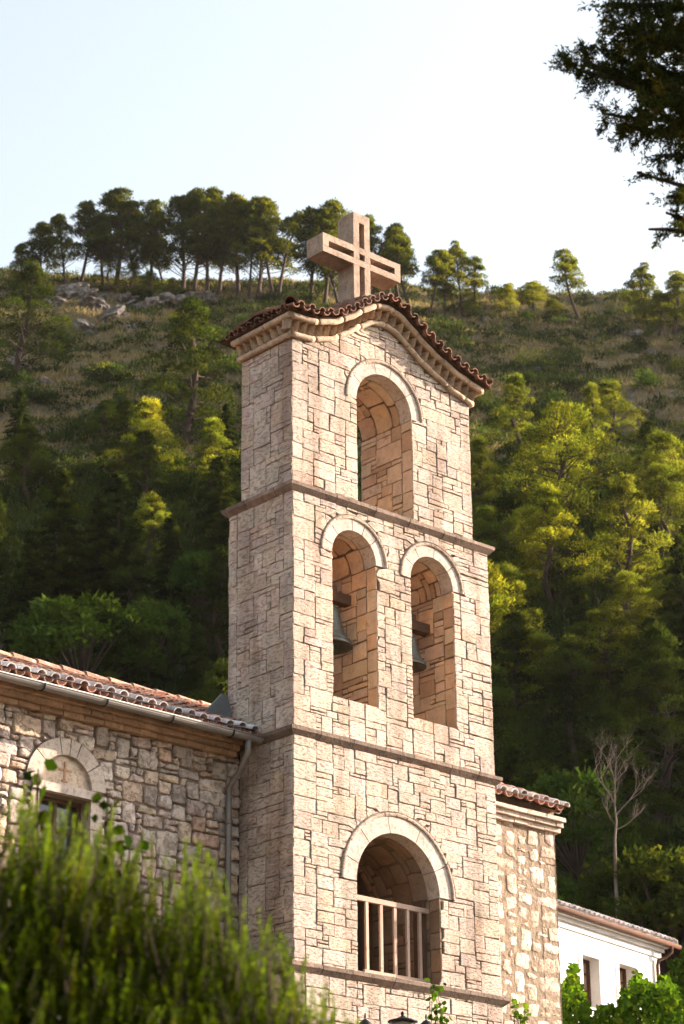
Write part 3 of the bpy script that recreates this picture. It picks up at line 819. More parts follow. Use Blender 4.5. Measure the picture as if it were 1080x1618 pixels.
# gutter and downpipe
mb = CMB(); GY, GZ, GR = .42, .0, .062
n = 12; sec = [(math.cos(math.pi+math.pi*k/8), math.sin(math.pi+math.pi*k/8)) for k in range(9)]
xa, xb = -10., -.12
P = []
for x in (xa, xb):
    for rr in (GR, GR-.008):
        for c_, s_ in sec: P.append((x, GY+rr*c_, GZ+.02+rr*s_))
fs = []
for k in range(8): fs += [(k, k+1, 18+k+1, 18+k), (9+k+1, 9+k, 27+k, 27+k+1)]
fs += [(0, 18, 27, 9), (8, 17, 35, 26), tuple(range(18, 27))+tuple(range(35, 26, -1))]
mb.add(P, fs, sm=False)
mb.tube([(xa, GY-GR, GZ+.022), (xb, GY-GR, GZ+.022)], .011, 8)
gut = mb.build('gutter', GUT, church)
for x in (-9.2, -8.1, -7.0, -5.9, -4.8, -3.95, -3.12, -2.3, -1.4, -.55):
    mb = CMB(); P = [(x, GY+(GR+.006)*c_, GZ+.02+(GR+.006)*s_) for c_, s_ in sec]; mb.tube(P, .010, 6)
    mb.build('gutter_bracket', BLACK, gut)
mb = CMB(); mb.tube([(-.30, GY, GZ-.03), (-.30, GY, -.16), (-.24, .62, -.33), (-.22, .84, -.47), (-.22, .845, -.6), (-.22, .845, -5.9)], .034, 10)
for z in (-.9, -2.2, -3.6): mb.tube([(-.22, .845, z), (-.22, .845, z+.03)], .042, 10)
mb.build('downpipe', GUT, church)
mb = CMB()
a, b, c_, d = Vector((-.50, 1.0, .36)), Vector((-.022, 1.0, .34)), Vector((-.022, 1.13, .73)), Vector((-.10, 1.13, .73))
e = Vector((0, .01, 0)); P = [a, b, c_, d]; P = [tuple(p) for p in P]+[tuple(p+Vector((0, .02, .006))) for p in P]
mb.add(P, [(0,1,2,3), (7,6,5,4), (0,4,5,1), (1,5,6,2), (2,6,7,3), (3,7,4,0)])
mb.build('lead_flashing', LEAD, church)
# mortar fillet tiles piled where roof meets tower
mb = CMB()
for k in range(3): barrel(mb, (-.06-.08*k, .62+.02*k, .14), (-.05-.08*k, 1.05, .33), upn, .065, True, rng, mi=0, tint=.6)
mb.build('valley_tiles', TILEL, church)

# ------------------------------------------------------------------ white house
FA = R_(79.25); fd = Vector((math.sin(FA), math.cos(FA), 0)); 
house = empty('white_house', (22.9, 17.374, -3)); tag(house, 'white house with brown windows and dark downpipe, right of the church', 'house')
house.rotation_euler.z = math.pi/2-FA       # local x along facade, local y into the house
def hb(name, boxes, mat, parent=house, jit=0):
    mb = MB()
    for a, b in boxes: mb.box((a[0], a[1], a[2]+3), (b[0], b[1], b[2]+3), jit=jit)
    return mb.build(name, mat, parent)
HW = 4.42; L0 = -9
wins = [(-.95, -.03, 2.3, 3.72), (.985, 1.70, 2.55, 3.70), (2.57, 3.30, 2.6, 3.76), (-2.9, -2.2, 2.5, 3.7)]
wins.sort()
bx = []; x = L0
for a, b, z0, z1 in wins:
    bx.append(((x, 0, -3), (a, .35, 4.16))); bx.append(((a, 0, -3), (b, .35, z0))); bx.append(((a, 0, z1), (b, .35, 4.16))); x = b
bx.append(((x, 0, -3), (HW, .35, 4.16)))
bx += [((HW-.35, .352, -3), (HW, 6, 4.16)), ((L0, 5.7, -3), (HW-.36, 6, 4.16)), ((L0, .352, -3), (L0+.3, 5.69, 4.16))]
bx += [((L0-.02, -.04, 4.162), (HW+.04, 6.04, 4.30)), ((L0-.04, -.10, 4.302), (HW+.10, 6.1, 4.40)), ((L0-.05, -.2, 4.402), (HW+.18, 6.2, 4.50))]
hb('wall', bx, LIME)
for a, b, z0, z1 in wins:
    m_ = hb('window', [((a+.001, .26, z0), (a+.06, .32, z1)), ((b-.06, .26, z0), (b-.001, .32, z1)), ((a+.061, .26, z1-.06), (b-.061, .32, z1-.001)), ((a+.061, .26, z0+.001), (b-.061, .32, z0+.06)),
        ((a+.061, .28, z0+(z1-z0)*.36), (b-.061, .31, z0+(z1-z0)*.36+.035)), ((a+.061, .28, z0+(z1-z0)*.7), (b-.061, .31, z0+(z1-z0)*.7+.035)),
        (((a+b)/2+.05, .265, z0+.061), ((a+b)/2+.10, .315, z1-.061))], TAN)
    hb('pane', [((a+.061, .325, z0+.061), (b-.061, .335, z1-.061))], CURT, m_)
hb('wire', [((.80, -.012, 2.2), (.812, -.002, 3.80))], BLACK)
hb('wire', [((2.39, -.012, 2.4), (2.402, -.002, 3.9))], BLACK)
mb = MB(); rng = random.Random(71)
S = .42
mb.add([(L0, -.22, 7.51), (HW+.3, -.22, 7.51), (HW+.3, 3, 7.51+3.2*S), (L0, 3, 7.51+3.2*S), (HW+.3, 6.3, 7.51), (L0, 6.3, 7.51)], [(0, 1, 2, 3), (3, 2, 4, 5)], (.4, .4, .4))
mb.add([(L0, -.22, 7.505), (HW+.3, -.22, 7.505), (HW+.3, 6.3, 7.505), (L0, 6.3, 7.505)], [(3, 2, 1, 0)], (.4, .4, .4))
x = -5.
i = 0
while x < HW+.35:
    conv = i % 2 == 0
    barrel(mb, (x, -.30, 7.55+(.03 if conv else .0)), (x, .6, 7.55+.9*S), (0, -S, 1), .078, conv, rng, tint=1.25, n=6)
    x += .105; i += 1
barrel(mb, (HW+.36, -.28, 7.56), (HW+.36, 3, 7.56+3.2*S), (0, -S, 1), .09, True, rng)
mb.build('roof', TILEL, house)
mb = MB(); mb.tube([(-6, -.30, 7.47), (HW+.5, -.30, 7.47)], .055, 10)
mb.tube([(HW+.10, -.30, 7.43), (HW+.10, -.30, 7.30), (HW+.0, -.22, 7.18), (HW-.16, -.07, 7.08), (HW-.2, -.06, 6.95), (HW-.2, -.06, .1)], .038, 10)
mb.build('gutter', TAN, house)
# low roof just right of it
mb = MB()
mb.box((HW+.1, 1.0, 0), (HW+4, 5, 6.45), (.8, .7, .6)); o = mb.build('annex_wall', LIME, house)
mb = MB(); mb.add([(HW+.05, .7, 6.5), (HW+4.2, .7, 6.5), (HW+4.2, 3, 7.2), (HW+.05, 3, 7.2), (HW+4.2, 5.3, 6.5), (HW+.05, 5.3, 6.5)], [(0, 1, 2, 3), (3, 2, 4, 5), (0, 5, 4, 1)], (.6, .6, .6))
x = HW+.1; i = 0
while x < HW+4:
    barrel(mb, (x, .62, 6.53), (x, 3, 7.24), (0, -.3, 1), .08, i % 2 == 0, rng); x += .11; i += 1
mb.build('annex_roof', TILE, house)
#PART2
# ------------------------------------------------------------------ terrain
def vnoise(x, y, seed):
    xi, yi = np.floor(x).astype(int), np.floor(y).astype(int); xf, yf = x-xi, y-yi
    def h(a, b):
        n = (a*374761393+b*668265263+seed*69069) & 0x7fffffff
        n = ((n ^ (n >> 13))*1274126177) & 0x7fffffff
        return ((n ^ (n >> 16)) & 0xffff)/65535.
    sx, sy = xf*xf*(3-2*xf), yf*yf*(3-2*yf)
    return (h(xi, yi)*(1-sx)+h(xi+1, yi)*sx)*(1-sy)+(h(xi, yi+1)*(1-sx)+h(xi+1, yi+1)*sx)*sy
def fbm(x, y, seed, o=4):
    s = 0; a = .5
    for k in range(o): s = s+a*(vnoise(x*2**k, y*2**k, seed+k)-.5); a *= .5
    return s
VP = [-2000, 0, 4, 7, 14, 18, 45, 52, 60, 80, 110, 150, 185, 205, 225, 300, 2000]
ZP = [-9.8, -9.8, -9.8, -7.7, -7.4, -6.2, -6, -3.4, 0.5, 13.5, 36, 64, 86, 0, 4, -30, -60]
RU = [-400, -60, -32, -25, -14.5, -12, -5.4, 1.4, 9, 13.6, 19.5, 21.6, 24.3, 27.7, 31.6, 60, 400]
RZ = [84, 97, 98.6, 98.6, 97.6, 97.3, 96.9, 95.8, 94.6, 95.0, 94.7, 94.2, 94.0, 93.1, 92.5, 84, 50]
def terr(u, v, fine=True):
    u = np.asarray(u, float); v = np.asarray(v, float)
    rz = np.interp(u, RU, RZ); zi = np.interp(v, VP, ZP)
    z = np.where(v < 185, zi, 0)
    t = np.clip((v-185)/20, 0, 1); z = np.where((v >= 185) & (v <= 205), 86+(rz-86)*t*(1.6-.6*t), z)
    z = np.where(v > 205, rz-.25*np.clip(v-205, 0, 20)-np.clip(v-225, 0, 150)*.45-np.clip(v-375, 0, 1e9)*.02, z)
    z = np.where(v < 185, np.minimum(z, rz-2), z)
    k = np.clip((v-58)/25, 0, 1)*np.clip((290-v)/60, .2, 1)
    z = z+k*(fbm(u/22, v/22, 5, 3)*7+fbm(u/6, v/6, 9, 3)*2.2)*np.clip((215-v)/15+.15, .15, 1)*np.clip(abs(v-205)/14+.15, 0, 1)
    # unseen spur added on the right to shade the lower slope
    sp = np.clip((u-45)/30, 0, 1)*np.clip((130-u)/22, 0, 1)*np.clip((v-96)/14, 0, 1); sp = sp*sp*(3-2*sp)
    z = np.where(sp > 0, np.maximum(z, z*(1-sp)+SHADE_SPUR*sp), z)
    if fine: z = z+k*fbm(u/1.7, v/1.7, 21, 3)*.9
    return z+CAM[2]*0
SHADE_SPUR = 42.
def uv2w(u, v): return CAM[0]+R0[0]*u+F0[0]*v, CAM[1]+R0[1]*u+F0[1]*v
def w2uv(x, y): dx, dy = x-CAM[0], y-CAM[1]; return dx*R0[0]+dy*R0[1], dx*F0[0]+dy*F0[1]
def ground(px, py, v0=58, v1=400):
    d = ray(px, py); fu, fv = d[0]*R0[0]+d[1]*R0[1], d[0]*F0[0]+d[1]*F0[1]
    v = np.arange(v0, v1, .25); t = v/fv; z = CAM[2]+d[2]*t; h = terr(fu*t, v)
    i = np.argmax(h > z)
    if not (h > z).any(): return None
    x, y = uv2w(fu*t[i], v[i]); return np.array([x, y, float(h[i])]), float(v[i])
us = np.concatenate([[-2500, -1200, -600, -300, -200, -140, -100, -80, -66, -56], np.arange(-50, 50.1, .55), [54, 58, 64, 70, 76, 83, 90, 100, 112, 130, 160, 200, 300, 600, 1200, 2500]])
vv = np.concatenate([[-2500, -1000, -300, -100, -40, -15, -6, 0, 3, 4, 5, 6, 7, 9, 11, 14, 16, 18, 24, 30, 38, 45, 48, 52, 55], np.arange(58, 216, .6), np.arange(217, 300, 4), [320, 350, 400, 600, 1200, 2500]])
U, V = np.meshgrid(us, vv); Z = terr(U, V); Xw, Yw = uv2w(U, V)
nu, nv = len(us), len(vv)
me = bpy.data.meshes.new('hillside'); 
idx = np.arange(nu*nv).reshape(nv, nu)
q = np.stack([idx[:-1, :-1], idx[:-1, 1:], idx[1:, 1:], idx[1:, :-1]], -1).reshape(-1, 4)
def np_mesh(name, Vt, faces, mat, cols=None, smooth=False):
    me = bpy.data.meshes.new(name); k = faces.shape[1]
    me.vertices.add(len(Vt)); me.vertices.foreach_set('co', Vt.astype(np.float32).ravel())
    me.loops.add(faces.size); me.loops.foreach_set('vertex_index', faces.astype(np.int32).ravel())
    me.polygons.add(len(faces)); me.polygons.foreach_set('loop_start', np.arange(0, faces.size, k, dtype=np.int32))
    me.polygons.foreach_set('loop_total', np.full(len(faces), k, np.int32))
    if smooth: me.polygons.foreach_set('use_smooth', np.ones(len(faces), bool))
    if cols is not None:
        at = me.color_attributes.new('Col', 'FLOAT_COLOR', 'POINT')
        at.data.foreach_set('color', np.concatenate([cols, np.ones((len(cols), 1))], 1).astype(np.float32).ravel())
    me.materials.append(mat); me.update(calc_edges=True); me.validate(); return me
def hill_mat():
    m, n, out = new_mat('hillside_soil'); b = N(n, 'ShaderNodeBsdfPrincipled'); b.inputs['Roughness'].default_value = .95
    b.inputs['Specular IOR Level'].default_value = .1
    g = N(n, 'ShaderNodeNewGeometry'); pos = g.outputs['Position']
    a = noise(n, pos, .22, 6, .65); c = ramp(n, a.outputs['Fac'], [(.34, (.06, .065, .03)), (.45, (.15, .125, .065)), (.56, (.28, .205, .125)), (.70, (.20, .16, .09))])
    r = noise(n, pos, .45, 8, .7); rk = ramp(n, r.outputs['Fac'], [(.52, 0), (.58, 1)])
    r2 = noise(n, pos, 3.5, 6, .7); rc_ = ramp(n, r2.outputs['Fac'], [(.3, (.10, .085, .075)), (.7, (.32, .28, .25))])
    col = mixc(n, c.outputs[0], rc_.outputs[0], rk.outputs[0], 'MIX')
    n.links.new(col, b.inputs['Base Color'])
    bp = N(n, 'ShaderNodeBump'); bp.inputs['Strength'].default_value = 1; bp.inputs['Distance'].default_value = .5
    n.links.new(r2.outputs['Fac'], bp.inputs['Height']); n.links.new(bp.outputs[0], b.inputs['Normal'])
    n.links.new(b.outputs[0], out.inputs[0]); return m
HM = hill_mat()
me = np_mesh('hillside', np.stack([Xw.ravel(), Yw.ravel(), Z.ravel()], 1), q, HM, smooth=True)
hill = bpy.data.objects.new('hillside', me); C.objects.link(hill); hill['kind'] = 'structure'
ROCKM = surf_mat('limestone_rock', (.30, .26, .235), vcol=False, var=.4, vscale=1.2, pits=.4, bump=1, bdist=.15, bscale=4, pit_scale=2)

# ------------------------------------------------------------------ foliage
def leaf_tris(rs, P, D, L, Wd, cols):
    """one pointed leaf/tuft triangle per point: base at P, tip along D (unit) length L width Wd"""
    n = len(P); r = rs.normal(size=(n, 3)); S = np.cross(D, r); S /= np.linalg.norm(S, axis=1, keepdims=True)+1e-9
    L = np.asarray(L).reshape(-1, 1)*np.ones((n, 1)); Wd = np.asarray(Wd).reshape(-1, 1)*np.ones((n, 1))
    A = P-S*Wd/2; B = P+S*Wd/2; T = P+D*L
    V = np.stack([A, B, T], 1).reshape(-1, 3); return V, np.repeat(cols, 3, 0)
def unit(v): return v/(np.linalg.norm(v, axis=-1, keepdims=True)+1e-9)
def clump(rs, c, rad, n, L, W, flat=.6, up=.35, bright=1., rag=.25, low=-.35):
    d = unit(rs.normal(size=(n, 3))); d[:, 2] = np.where(d[:, 2] < low, -d[:, 2]*.6, d[:, 2]); 
    rr = rad*(1-rag*rs.random((n, 1))**.8*1.6)*(1+.22*np.sin(d[:, :1]*5+c[0]*40)*np.cos(d[:, 1:2]*4+c[1]*40))
    P = np.array(c)+d*rr*np.array([1, 1, flat]); D = unit(d*.8+np.array([0, 0, up])+rs.normal(size=(n, 3))*.45)
    b = bright*(1+rs.normal(size=(n, 1))*.18); col = np.clip(np.concatenate([b*(1+rs.normal(size=(n, 1))*.06), b, b*.95], 1), .25, 2.2)
    return leaf_tris(rs, P, D, L*rs.uniform(.6, 1.3, n), W*rs.uniform(.7, 1.3, n), col)
class Foliage:
    def __init__(s): s.V = []; s.C = []
    def add(s, vc): s.V.append(vc[0]); s.C.append(vc[1])
    def mesh(s, name, mat):
        V = np.concatenate(s.V); Cc = np.concatenate(s.C); return np_mesh(name, V, np.arange(len(V)).reshape(-1, 3), mat, Cc)
def mesh_of(mb, name, mat):
    o = mb.build(name, mat); me = o.data; bpy.data.objects.remove(o); return me

def proto_ridge(seed, bare=.5, lean=0., spread=.2, ncl=26, flat=.6, mat=None):
    rs = np.random.RandomState(seed); rng = random.Random(seed); F = Foliage(); T = MB()
    bend = rng.uniform(-.05, .05); tp = []
    for k in range(9):
        t = k/8; tp.append((lean*t**1.3+bend*math.sin(t*3), .02*math.sin(t*5+seed), t*.93-.03))
    T.tube(tp, [.017*(1-t/9.5)+.003 for t in range(9)], 7)
    def tr(t):
        k = min(7, int(t*8)); f = t*8-k; return np.array(tp[k])*(1-f)+np.array(tp[k+1])*f
    for i in range(ncl):
        t = bare+(1-bare)*((i+.5)/ncl)**.9; a = rng.uniform(0, 6.28)
        w = math.sin(min(1, max(.12, (1.06-t)/(1.06-bare)))*math.pi*.62)
        rr = spread*w*rng.uniform(.35, 1.05)
        b = tr(min(t, .98)); c = b+np.array([math.cos(a)*rr, math.sin(a)*rr, rng.uniform(.0, .06)])
        s = rng.uniform(.055, .085)*(1.15-.35*t)*1.45
        F.add(clump(rs, c, s, 330, .022, .010, flat, bright=rng.uniform(.75, 1.2)))
        st = tr(max(.2, t-.10)); mid = (st+c)/2+np.array([0, 0, -.01]); T.tube([st, mid, c], [.005, .004, .002], 4, cap=False)
    for i in range(3):      # dead lower limbs
        t = rng.uniform(bare*.5, bare); a = rng.uniform(0, 6.28); st = tr(t); L = rng.uniform(.05, .12)
        T.tube([st, st+np.array([math.cos(a)*L, math.sin(a)*L, L*.3])], [.0035, .001], 4, cap=False)
    return mesh_of(T, 'trunk', BARK), F.mesh('crown', mat or PINE)

def proto_slope(seed, wid=.3, n=40, base=.12, mat=None, nl=330, cone=1.0, droop=.0):
    rs = np.random.RandomState(seed); rng = random.Random(seed); F = Foliage(); T = MB()
    tp = [(.03*math.sin(k*1.1+seed), .03*math.cos(k*.9+seed), k/8*.95-.04) for k in range(9)]
    T.tube(tp, [.022*(1-k/9.5)+.003 for k in range(9)], 7)
    for i in range(n):
        t = base+(1-base)*((i+.5)/n)**.85; a = i*2.4+rng.uniform(-.5, .5)
        w = min(1, (1.03-t)/(1-base)*1.25)**cone*min(1, (t-base*.3)/.18)
        rr = wid*w*rng.uniform(.35, 1.0)
        c = np.array([math.cos(a)*rr, math.sin(a)*rr, t*.96-droop*rr]); s = rng.uniform(.065, .125)*(1.15-.4*t)*(wid/.3)**.5
        F.add(clump(rs, c, s, nl, .018, .0075, .62, bright=rng.choice([.42, .75, 1.0, 1.25, 1.75])))
        T.tube([(tp[4][0]*.3, 0, max(.05, t-.10)), c], [.006, .002], 4, cap=False)
    return mesh_of(T, 'trunk', BARK), F.mesh('crown', mat or PINE)

def proto_conifer(seed, wid=.2, mat=None):
    """layered feathery conifer with drooping boughs"""
    rs = np.random.RandomState(seed); rng = random.Random(seed); F = Foliage(); T = MB()
    T.tube([(0, 0, -.03), (.01, 0, .5), (0, 0, .98)], [.018, .011, .003], 6)
    i = 0; t = .08
    while t < .97:
        for k in range(rng.choice([3, 4, 5])):
            a = rng.uniform(0, 6.28); L = wid*(1.05-t)**.85*rng.uniform(.55, 1.1)
            m = max(4, int(L/.012)); s = np.linspace(.1, 1, m)
            P = np.stack([np.cos(a)*L*s, np.sin(a)*L*s, t+L*(.25*s-.45*s*s)+.02], 1)
            P = np.repeat(P, 14, 0)+rs.normal(size=(m*14, 3))*np.array([.008, .008, .006])*(1.4-np.repeat(s, 14)[:, None]*.7)
            D = unit(np.array([math.cos(a), math.sin(a), .15])+rs.normal(size=(m*14, 3))*.75)
            b = np.clip(rng.choice([.5, .8, 1.1, 1.7])*(1+rs.normal(size=(m*14, 1))*.15), .3, 2)*np.ones((1, 3))
            F.add(leaf_tris(rs, P, D, .024*rs.uniform(.6, 1.3, m*14), .0085, b))
            T.tube([(0, 0, t), tuple(P[-5])], [.003, .001], 3, cap=False)
        t += rng.uniform(.018, .030)
    return mesh_of(T, 'trunk', BARK), F.mesh('crown', mat or PINED)

def proto_broad(seed, mat=None, n=34, wid=.42, leaf=.035, trunk=True, nl=170):
    rs = np.random.RandomState(seed); rng = random.Random(seed); F = Foliage(); T = MB()
    T.tube([(0, 0, -.05), (.02, .01, .3), (0, 0, .6)], [.025, .018, .006], 6)
    for i in range(n):
        d = unit(rs.normal(size=3)); d[2] = abs(d[2])*.9-.15
        c = np.array([d[0]*wid*.8, d[1]*wid*.8, .48+d[2]*.42])*1.0
        F.add(clump(rs, c, rng.uniform(.10, .17), nl, leaf, leaf*.7, .75, up=.0, bright=rng.uniform(.65, 1.3), rag=.35))
        T.tube([(0, 0, .3), c], [.008, .002], 4, cap=False)
    return mesh_of(T, 'trunk', BARK), F.mesh('crown', mat or BROAD)
def proto_shrub(seed, mat, n=7, leaf=.07, nl=150):
    rs = np.random.RandomState(seed); rng = random.Random(seed); F = Foliage()
    for i in range(n):
        a = rng.uniform(0, 6.28); r = rng.uniform(0, .55)
        F.add(clump(rs, (math.cos(a)*r, math.sin(a)*r, rng.uniform(.12, .5)), rng.uniform(.22, .42), nl, leaf, leaf*.6, .8, up=.5, bright=rng.uniform(.7, 1.25), rag=.3))
    return F.mesh('foliage', mat)

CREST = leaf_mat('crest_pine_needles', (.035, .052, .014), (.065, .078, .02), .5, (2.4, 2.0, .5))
PRX = [proto_ridge(101, .40, .10, .18, 34, mat=CREST), proto_ridge(102, .36, -.04, .18, 36, mat=CREST), proto_ridge(107, .50, .16, .13, 22, mat=CREST), proto_ridge(108, .40, -.14, .17, 30, mat=CREST), proto_ridge(105, .28, .03, .22, 44, mat=CREST), proto_ridge(106, .52, .02, .12, 24, mat=CREST)]
PR = [proto_ridge(101, .40, .10, .20, 34), proto_ridge(102, .32, -.04, .22, 40), proto_ridge(103, .50, .16, .15, 22), proto_ridge(104, .36, -.14, .21, 34), proto_ridge(105, .24, .03, .27, 46), proto_ridge(106, .48, .02, .15, 26)]
PS = [proto_slope(111, .34, 46, cone=.8), proto_slope(112, .40, 50, .1, cone=.7), proto_slope(113, .26, 38, .15), proto_slope(114, .46, 58, .12, cone=.55), proto_slope(115, .32, 38, .25, cone=.8)]
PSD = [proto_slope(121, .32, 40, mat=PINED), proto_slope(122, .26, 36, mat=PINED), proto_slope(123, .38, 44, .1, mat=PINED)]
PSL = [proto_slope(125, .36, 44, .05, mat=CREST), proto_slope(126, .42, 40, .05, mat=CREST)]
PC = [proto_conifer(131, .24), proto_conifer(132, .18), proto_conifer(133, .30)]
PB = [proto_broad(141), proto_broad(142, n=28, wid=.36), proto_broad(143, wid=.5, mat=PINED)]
def put_tree(name, pr, P, H, rz, label, cat, group=None, wide=1.):
    t = empty(name, tuple(P), rz); t.scale = (H*wide, H*wide, H); tag(t, label, cat, group)
    if H < 12 and 'crest' in label and 'lone' not in label: t.scale.x *= random.uniform(.72, 1.25); t.scale.y *= random.uniform(.72, 1.25); t.rotation_euler.x = random.uniform(-.10, .10); t.rotation_euler.y = random.uniform(-.12, .12)
    a = bpy.data.objects.new('trunk', pr[0]); C.objects.link(a); a.parent = t
    b = bpy.data.objects.new('crown', pr[1]); C.objects.link(b); b.parent = t
    return t
def by_px(name, pr, px, ytop, ybase, label, cat, group=None, rz=None, wide=1., v0=58):
    g = ground(px, ybase, v0)
    if g is None:
        v = 207.; d = ray(px, ybase); fu = d[0]*R0[0]+d[1]*R0[1]; fv = d[0]*F0[0]+d[1]*F0[1]
        u = fu/fv*v; x, y = uv2w(u, v); P = np.array([x, y, float(terr(u, v))]); 
    else: P, v = g
    d = math.hypot(P[0]-CAM[0], P[1]-CAM[1]); rt = ray(px, ytop); zt = CAM[2]+rt[2]/math.hypot(rt[0], rt[1])*d
    return put_tree(name, pr, P, max(1, zt-P[2]), random.uniform(0, 6.28) if rz is None else rz, label, cat, group, wide)
random.seed(7)
LN = -YAW    # local +x points right in view when rz = -YAW
G1 = 'pines along the crest left of the tower'
ridgeL = [(35, 392, 468, 4, 0), (68, 340, 458, 1, 0), (100, 335, 455, 4, .6), (130, 316, 452, 1, 2.5), (165, 345, 452, 3, 1), (182, 305, 455, 4, 0), (212, 300, 458, 4, 2), (234, 312, 460, 1, 4), (262, 350, 462, 3, 0),
          (285, 295, 466, 4, 1), (305, 300, 468, 1, 3), (328, 290, 470, 1, 0), (348, 300, 470, 0, 2), (372, 296, 471, 1, 5), (392, 322, 471, 5, 0), (404, 308, 471, 4, 1), (432, 330, 472, 5, 3), (440, 326, 472, 2, 0)]
ORD = 'first second third fourth fifth sixth seventh eighth ninth tenth eleventh twelfth thirteenth fourteenth fifteenth sixteenth seventeenth eighteenth'.split()
names = {0: 'leftmost small pine on the crest', 17: 'slim pine leaning right at the right end of the left crest row', 8: 'dark pine leaning left beside the gap in the crest row'}
for i, (px, a, b, k, rz) in enumerate(ridgeL):
    by_px('pine_tree', PRX[k], px, a-10+(i*37 % 23), b, names.get(i, ORD[i]+' pine from the left in the dark crest row left of the cross'), 'pine tree', G1, LN+(0 if i == 17 else rz))
for (px, a, b, k, rz), oo in zip([(495, 345, 485, 1, 1), (512, 318, 486, 0, 0), (532, 325, 486, 4, 2), (590, 348, 490, 1, 3), (608, 355, 492, 4, 0), (632, 372, 494, 5, 2)], ('leftmost crest pine partly behind the left arm of the cross', 'tallest crest pine behind the left arm of the cross', 'crest pine hidden mostly behind the upright of the cross', 'crest pine right behind the right arm of the cross', 'broad crest pine just past the right arm of the cross', 'slender crest pine right of the right arm of the cross')):
    by_px('pine_tree', PRX[k], px, a-8, b, oo, 'pine tree', 'pines on the crest behind the cross', LN+rz)
for px, a, b, k, rz, lab, w in [(652, 362, 500, 2, 3.1, 'slender open pine just right of the cross', 1), (675, 392, 505, 2, 0, 'thin pine leaning right, second right of the cross', 1), (702, 400, 505, 0, 0, 'thin leaning pine left of the tall yellowish crest pine', 1),
        (728, 378, 502, 4, 1, 'tall yellowish crest pine to the right of the tower roof peak', .9), (748, 405, 502, 5, 4, 'narrow pine against the yellowish crest pine', 1), (745, 470, 503, 4, 2, 'low rounded pine under the yellowish crest pine', 1.6),
        (800, 445, 500, 4, 3, 'small dense pine on the crest above the tower right eave', 1.1), (846, 446, 502, 1, 0, 'small round topped pine on the crest, middle right', 1.5), (872, 472, 503, 4, 5, 'squat pine beside the round topped crest pine', 1.7),
        (918, 394, 512, 2, 3.14, 'lone pine leaning left with bare trunk on the crest', 1.1), (1022, 418, 528, 4, 2, 'large pale pine at the right end of the crest', 1.25), (1062, 432, 532, 1, 3, 'pale pine cut by the right edge of the photo on the crest', 1.4), (1040, 455, 530, 4, 0, 'low pine between the two pale right crest pines', 1.5)]:
    by_px('pine_tree', PR[k], px, a, b, lab, 'pine tree', None, LN+rz, w)
for px, a, b, k in [(172, 405, 462, 1), (205, 418, 472, 3), (240, 425, 474, 0), (275, 440, 474, 2), (60, 440, 470, 3)]:
    by_px('pine_tree', PSL[k % 2], px, a, b, {172: 'low dark pine thicket tree under the left crest row, near its left end', 205: 'squat dark pine among the crest rocks, left of centre of the row', 240: 'squat dark pine just left of the gap in the crest row', 275: 'small bushy pine at the foot of the gap in the crest row', 60: 'small bushy pine at the foot of the second crest pine'}[px], 'pine tree', None, LN, 1.5)
# single pines on the slope
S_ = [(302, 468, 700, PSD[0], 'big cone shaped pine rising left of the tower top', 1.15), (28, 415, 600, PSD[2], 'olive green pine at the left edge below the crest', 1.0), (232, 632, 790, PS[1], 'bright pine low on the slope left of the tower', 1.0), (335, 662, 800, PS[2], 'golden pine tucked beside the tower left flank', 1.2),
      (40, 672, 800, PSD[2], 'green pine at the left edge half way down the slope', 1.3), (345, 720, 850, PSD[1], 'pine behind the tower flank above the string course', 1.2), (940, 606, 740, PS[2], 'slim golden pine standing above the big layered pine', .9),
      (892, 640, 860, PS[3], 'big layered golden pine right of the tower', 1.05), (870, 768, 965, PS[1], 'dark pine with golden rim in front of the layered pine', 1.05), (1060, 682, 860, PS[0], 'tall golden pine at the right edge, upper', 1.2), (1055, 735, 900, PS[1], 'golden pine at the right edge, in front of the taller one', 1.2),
      (1020, 868, 960, PS[3], 'broad rounded bright green pine at right', 1.25), (1000, 905, 1040, PS[1], 'rounded green pine low at right above the conifers', 1.3), (800, 890, 1090, PS[0], 'rounded lime green pine against the tower right side', 1.1), (770, 800, 960, PS[2], 'yellow green bushy pine just behind the tower edge', 1.2),
      (760, 690, 850, PS[2], 'thin green pine by the tower right edge, upper stage', 1.0), (905, 1105, 1270, PC[0], 'feathery conifer in front of the dark wood at right', 1.0), (1040, 975, 1200, PC[2], 'tall feathery conifer near the right edge', 1.0), (815, 1190, 1300, PB[0], 'leafy bright tree above the right church roof', 1.1),
      (855, 1215, 1320, PS[4], 'yellow green bushy tree beside the church gable', 1.1), (1075, 880, 1060, PS[0], 'golden round pine cut by the right edge at mid height', 1.2), (835, 800, 930, PS[3], 'yellow green pine between the tower and the dark rimmed pine', 1.0), (960, 960, 1120, PS[3], 'spreading green pine in half shade at right', 1.2), (860, 1000, 1160, PS[1], 'green gold pine below the lime green pine', 1.2),
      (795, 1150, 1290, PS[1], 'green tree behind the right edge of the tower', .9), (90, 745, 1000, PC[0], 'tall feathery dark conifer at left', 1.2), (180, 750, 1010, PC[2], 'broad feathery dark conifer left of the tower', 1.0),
      (40, 840, 1060, PC[1], 'narrow dark conifer at the left edge', 1.3), (265, 820, 1040, PC[0], 'thin lit conifer nearer the tower flank', 1.0), (235, 930, 1120, PB[0], 'leafy green tree above the church roof', .9), (330, 850, 1050, PB[1], 'bright leafy tree touching the tower left flank', 1.0),
      (925, 930, 1130, PC[1], 'dark conifer in the shade at centre right', 1.4), (985, 1060, 1260, PC[2], 'dark spreading conifer behind the bare dead tree', 1.0)]
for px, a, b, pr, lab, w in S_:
    by_px('conifer' if pr in PC else ('broadleaf_tree' if pr in PB else 'pine_tree'), pr, px, a, b, lab, 'tree' if pr in PB else ('conifer' if pr in PC else 'pine tree'), None, None, w)
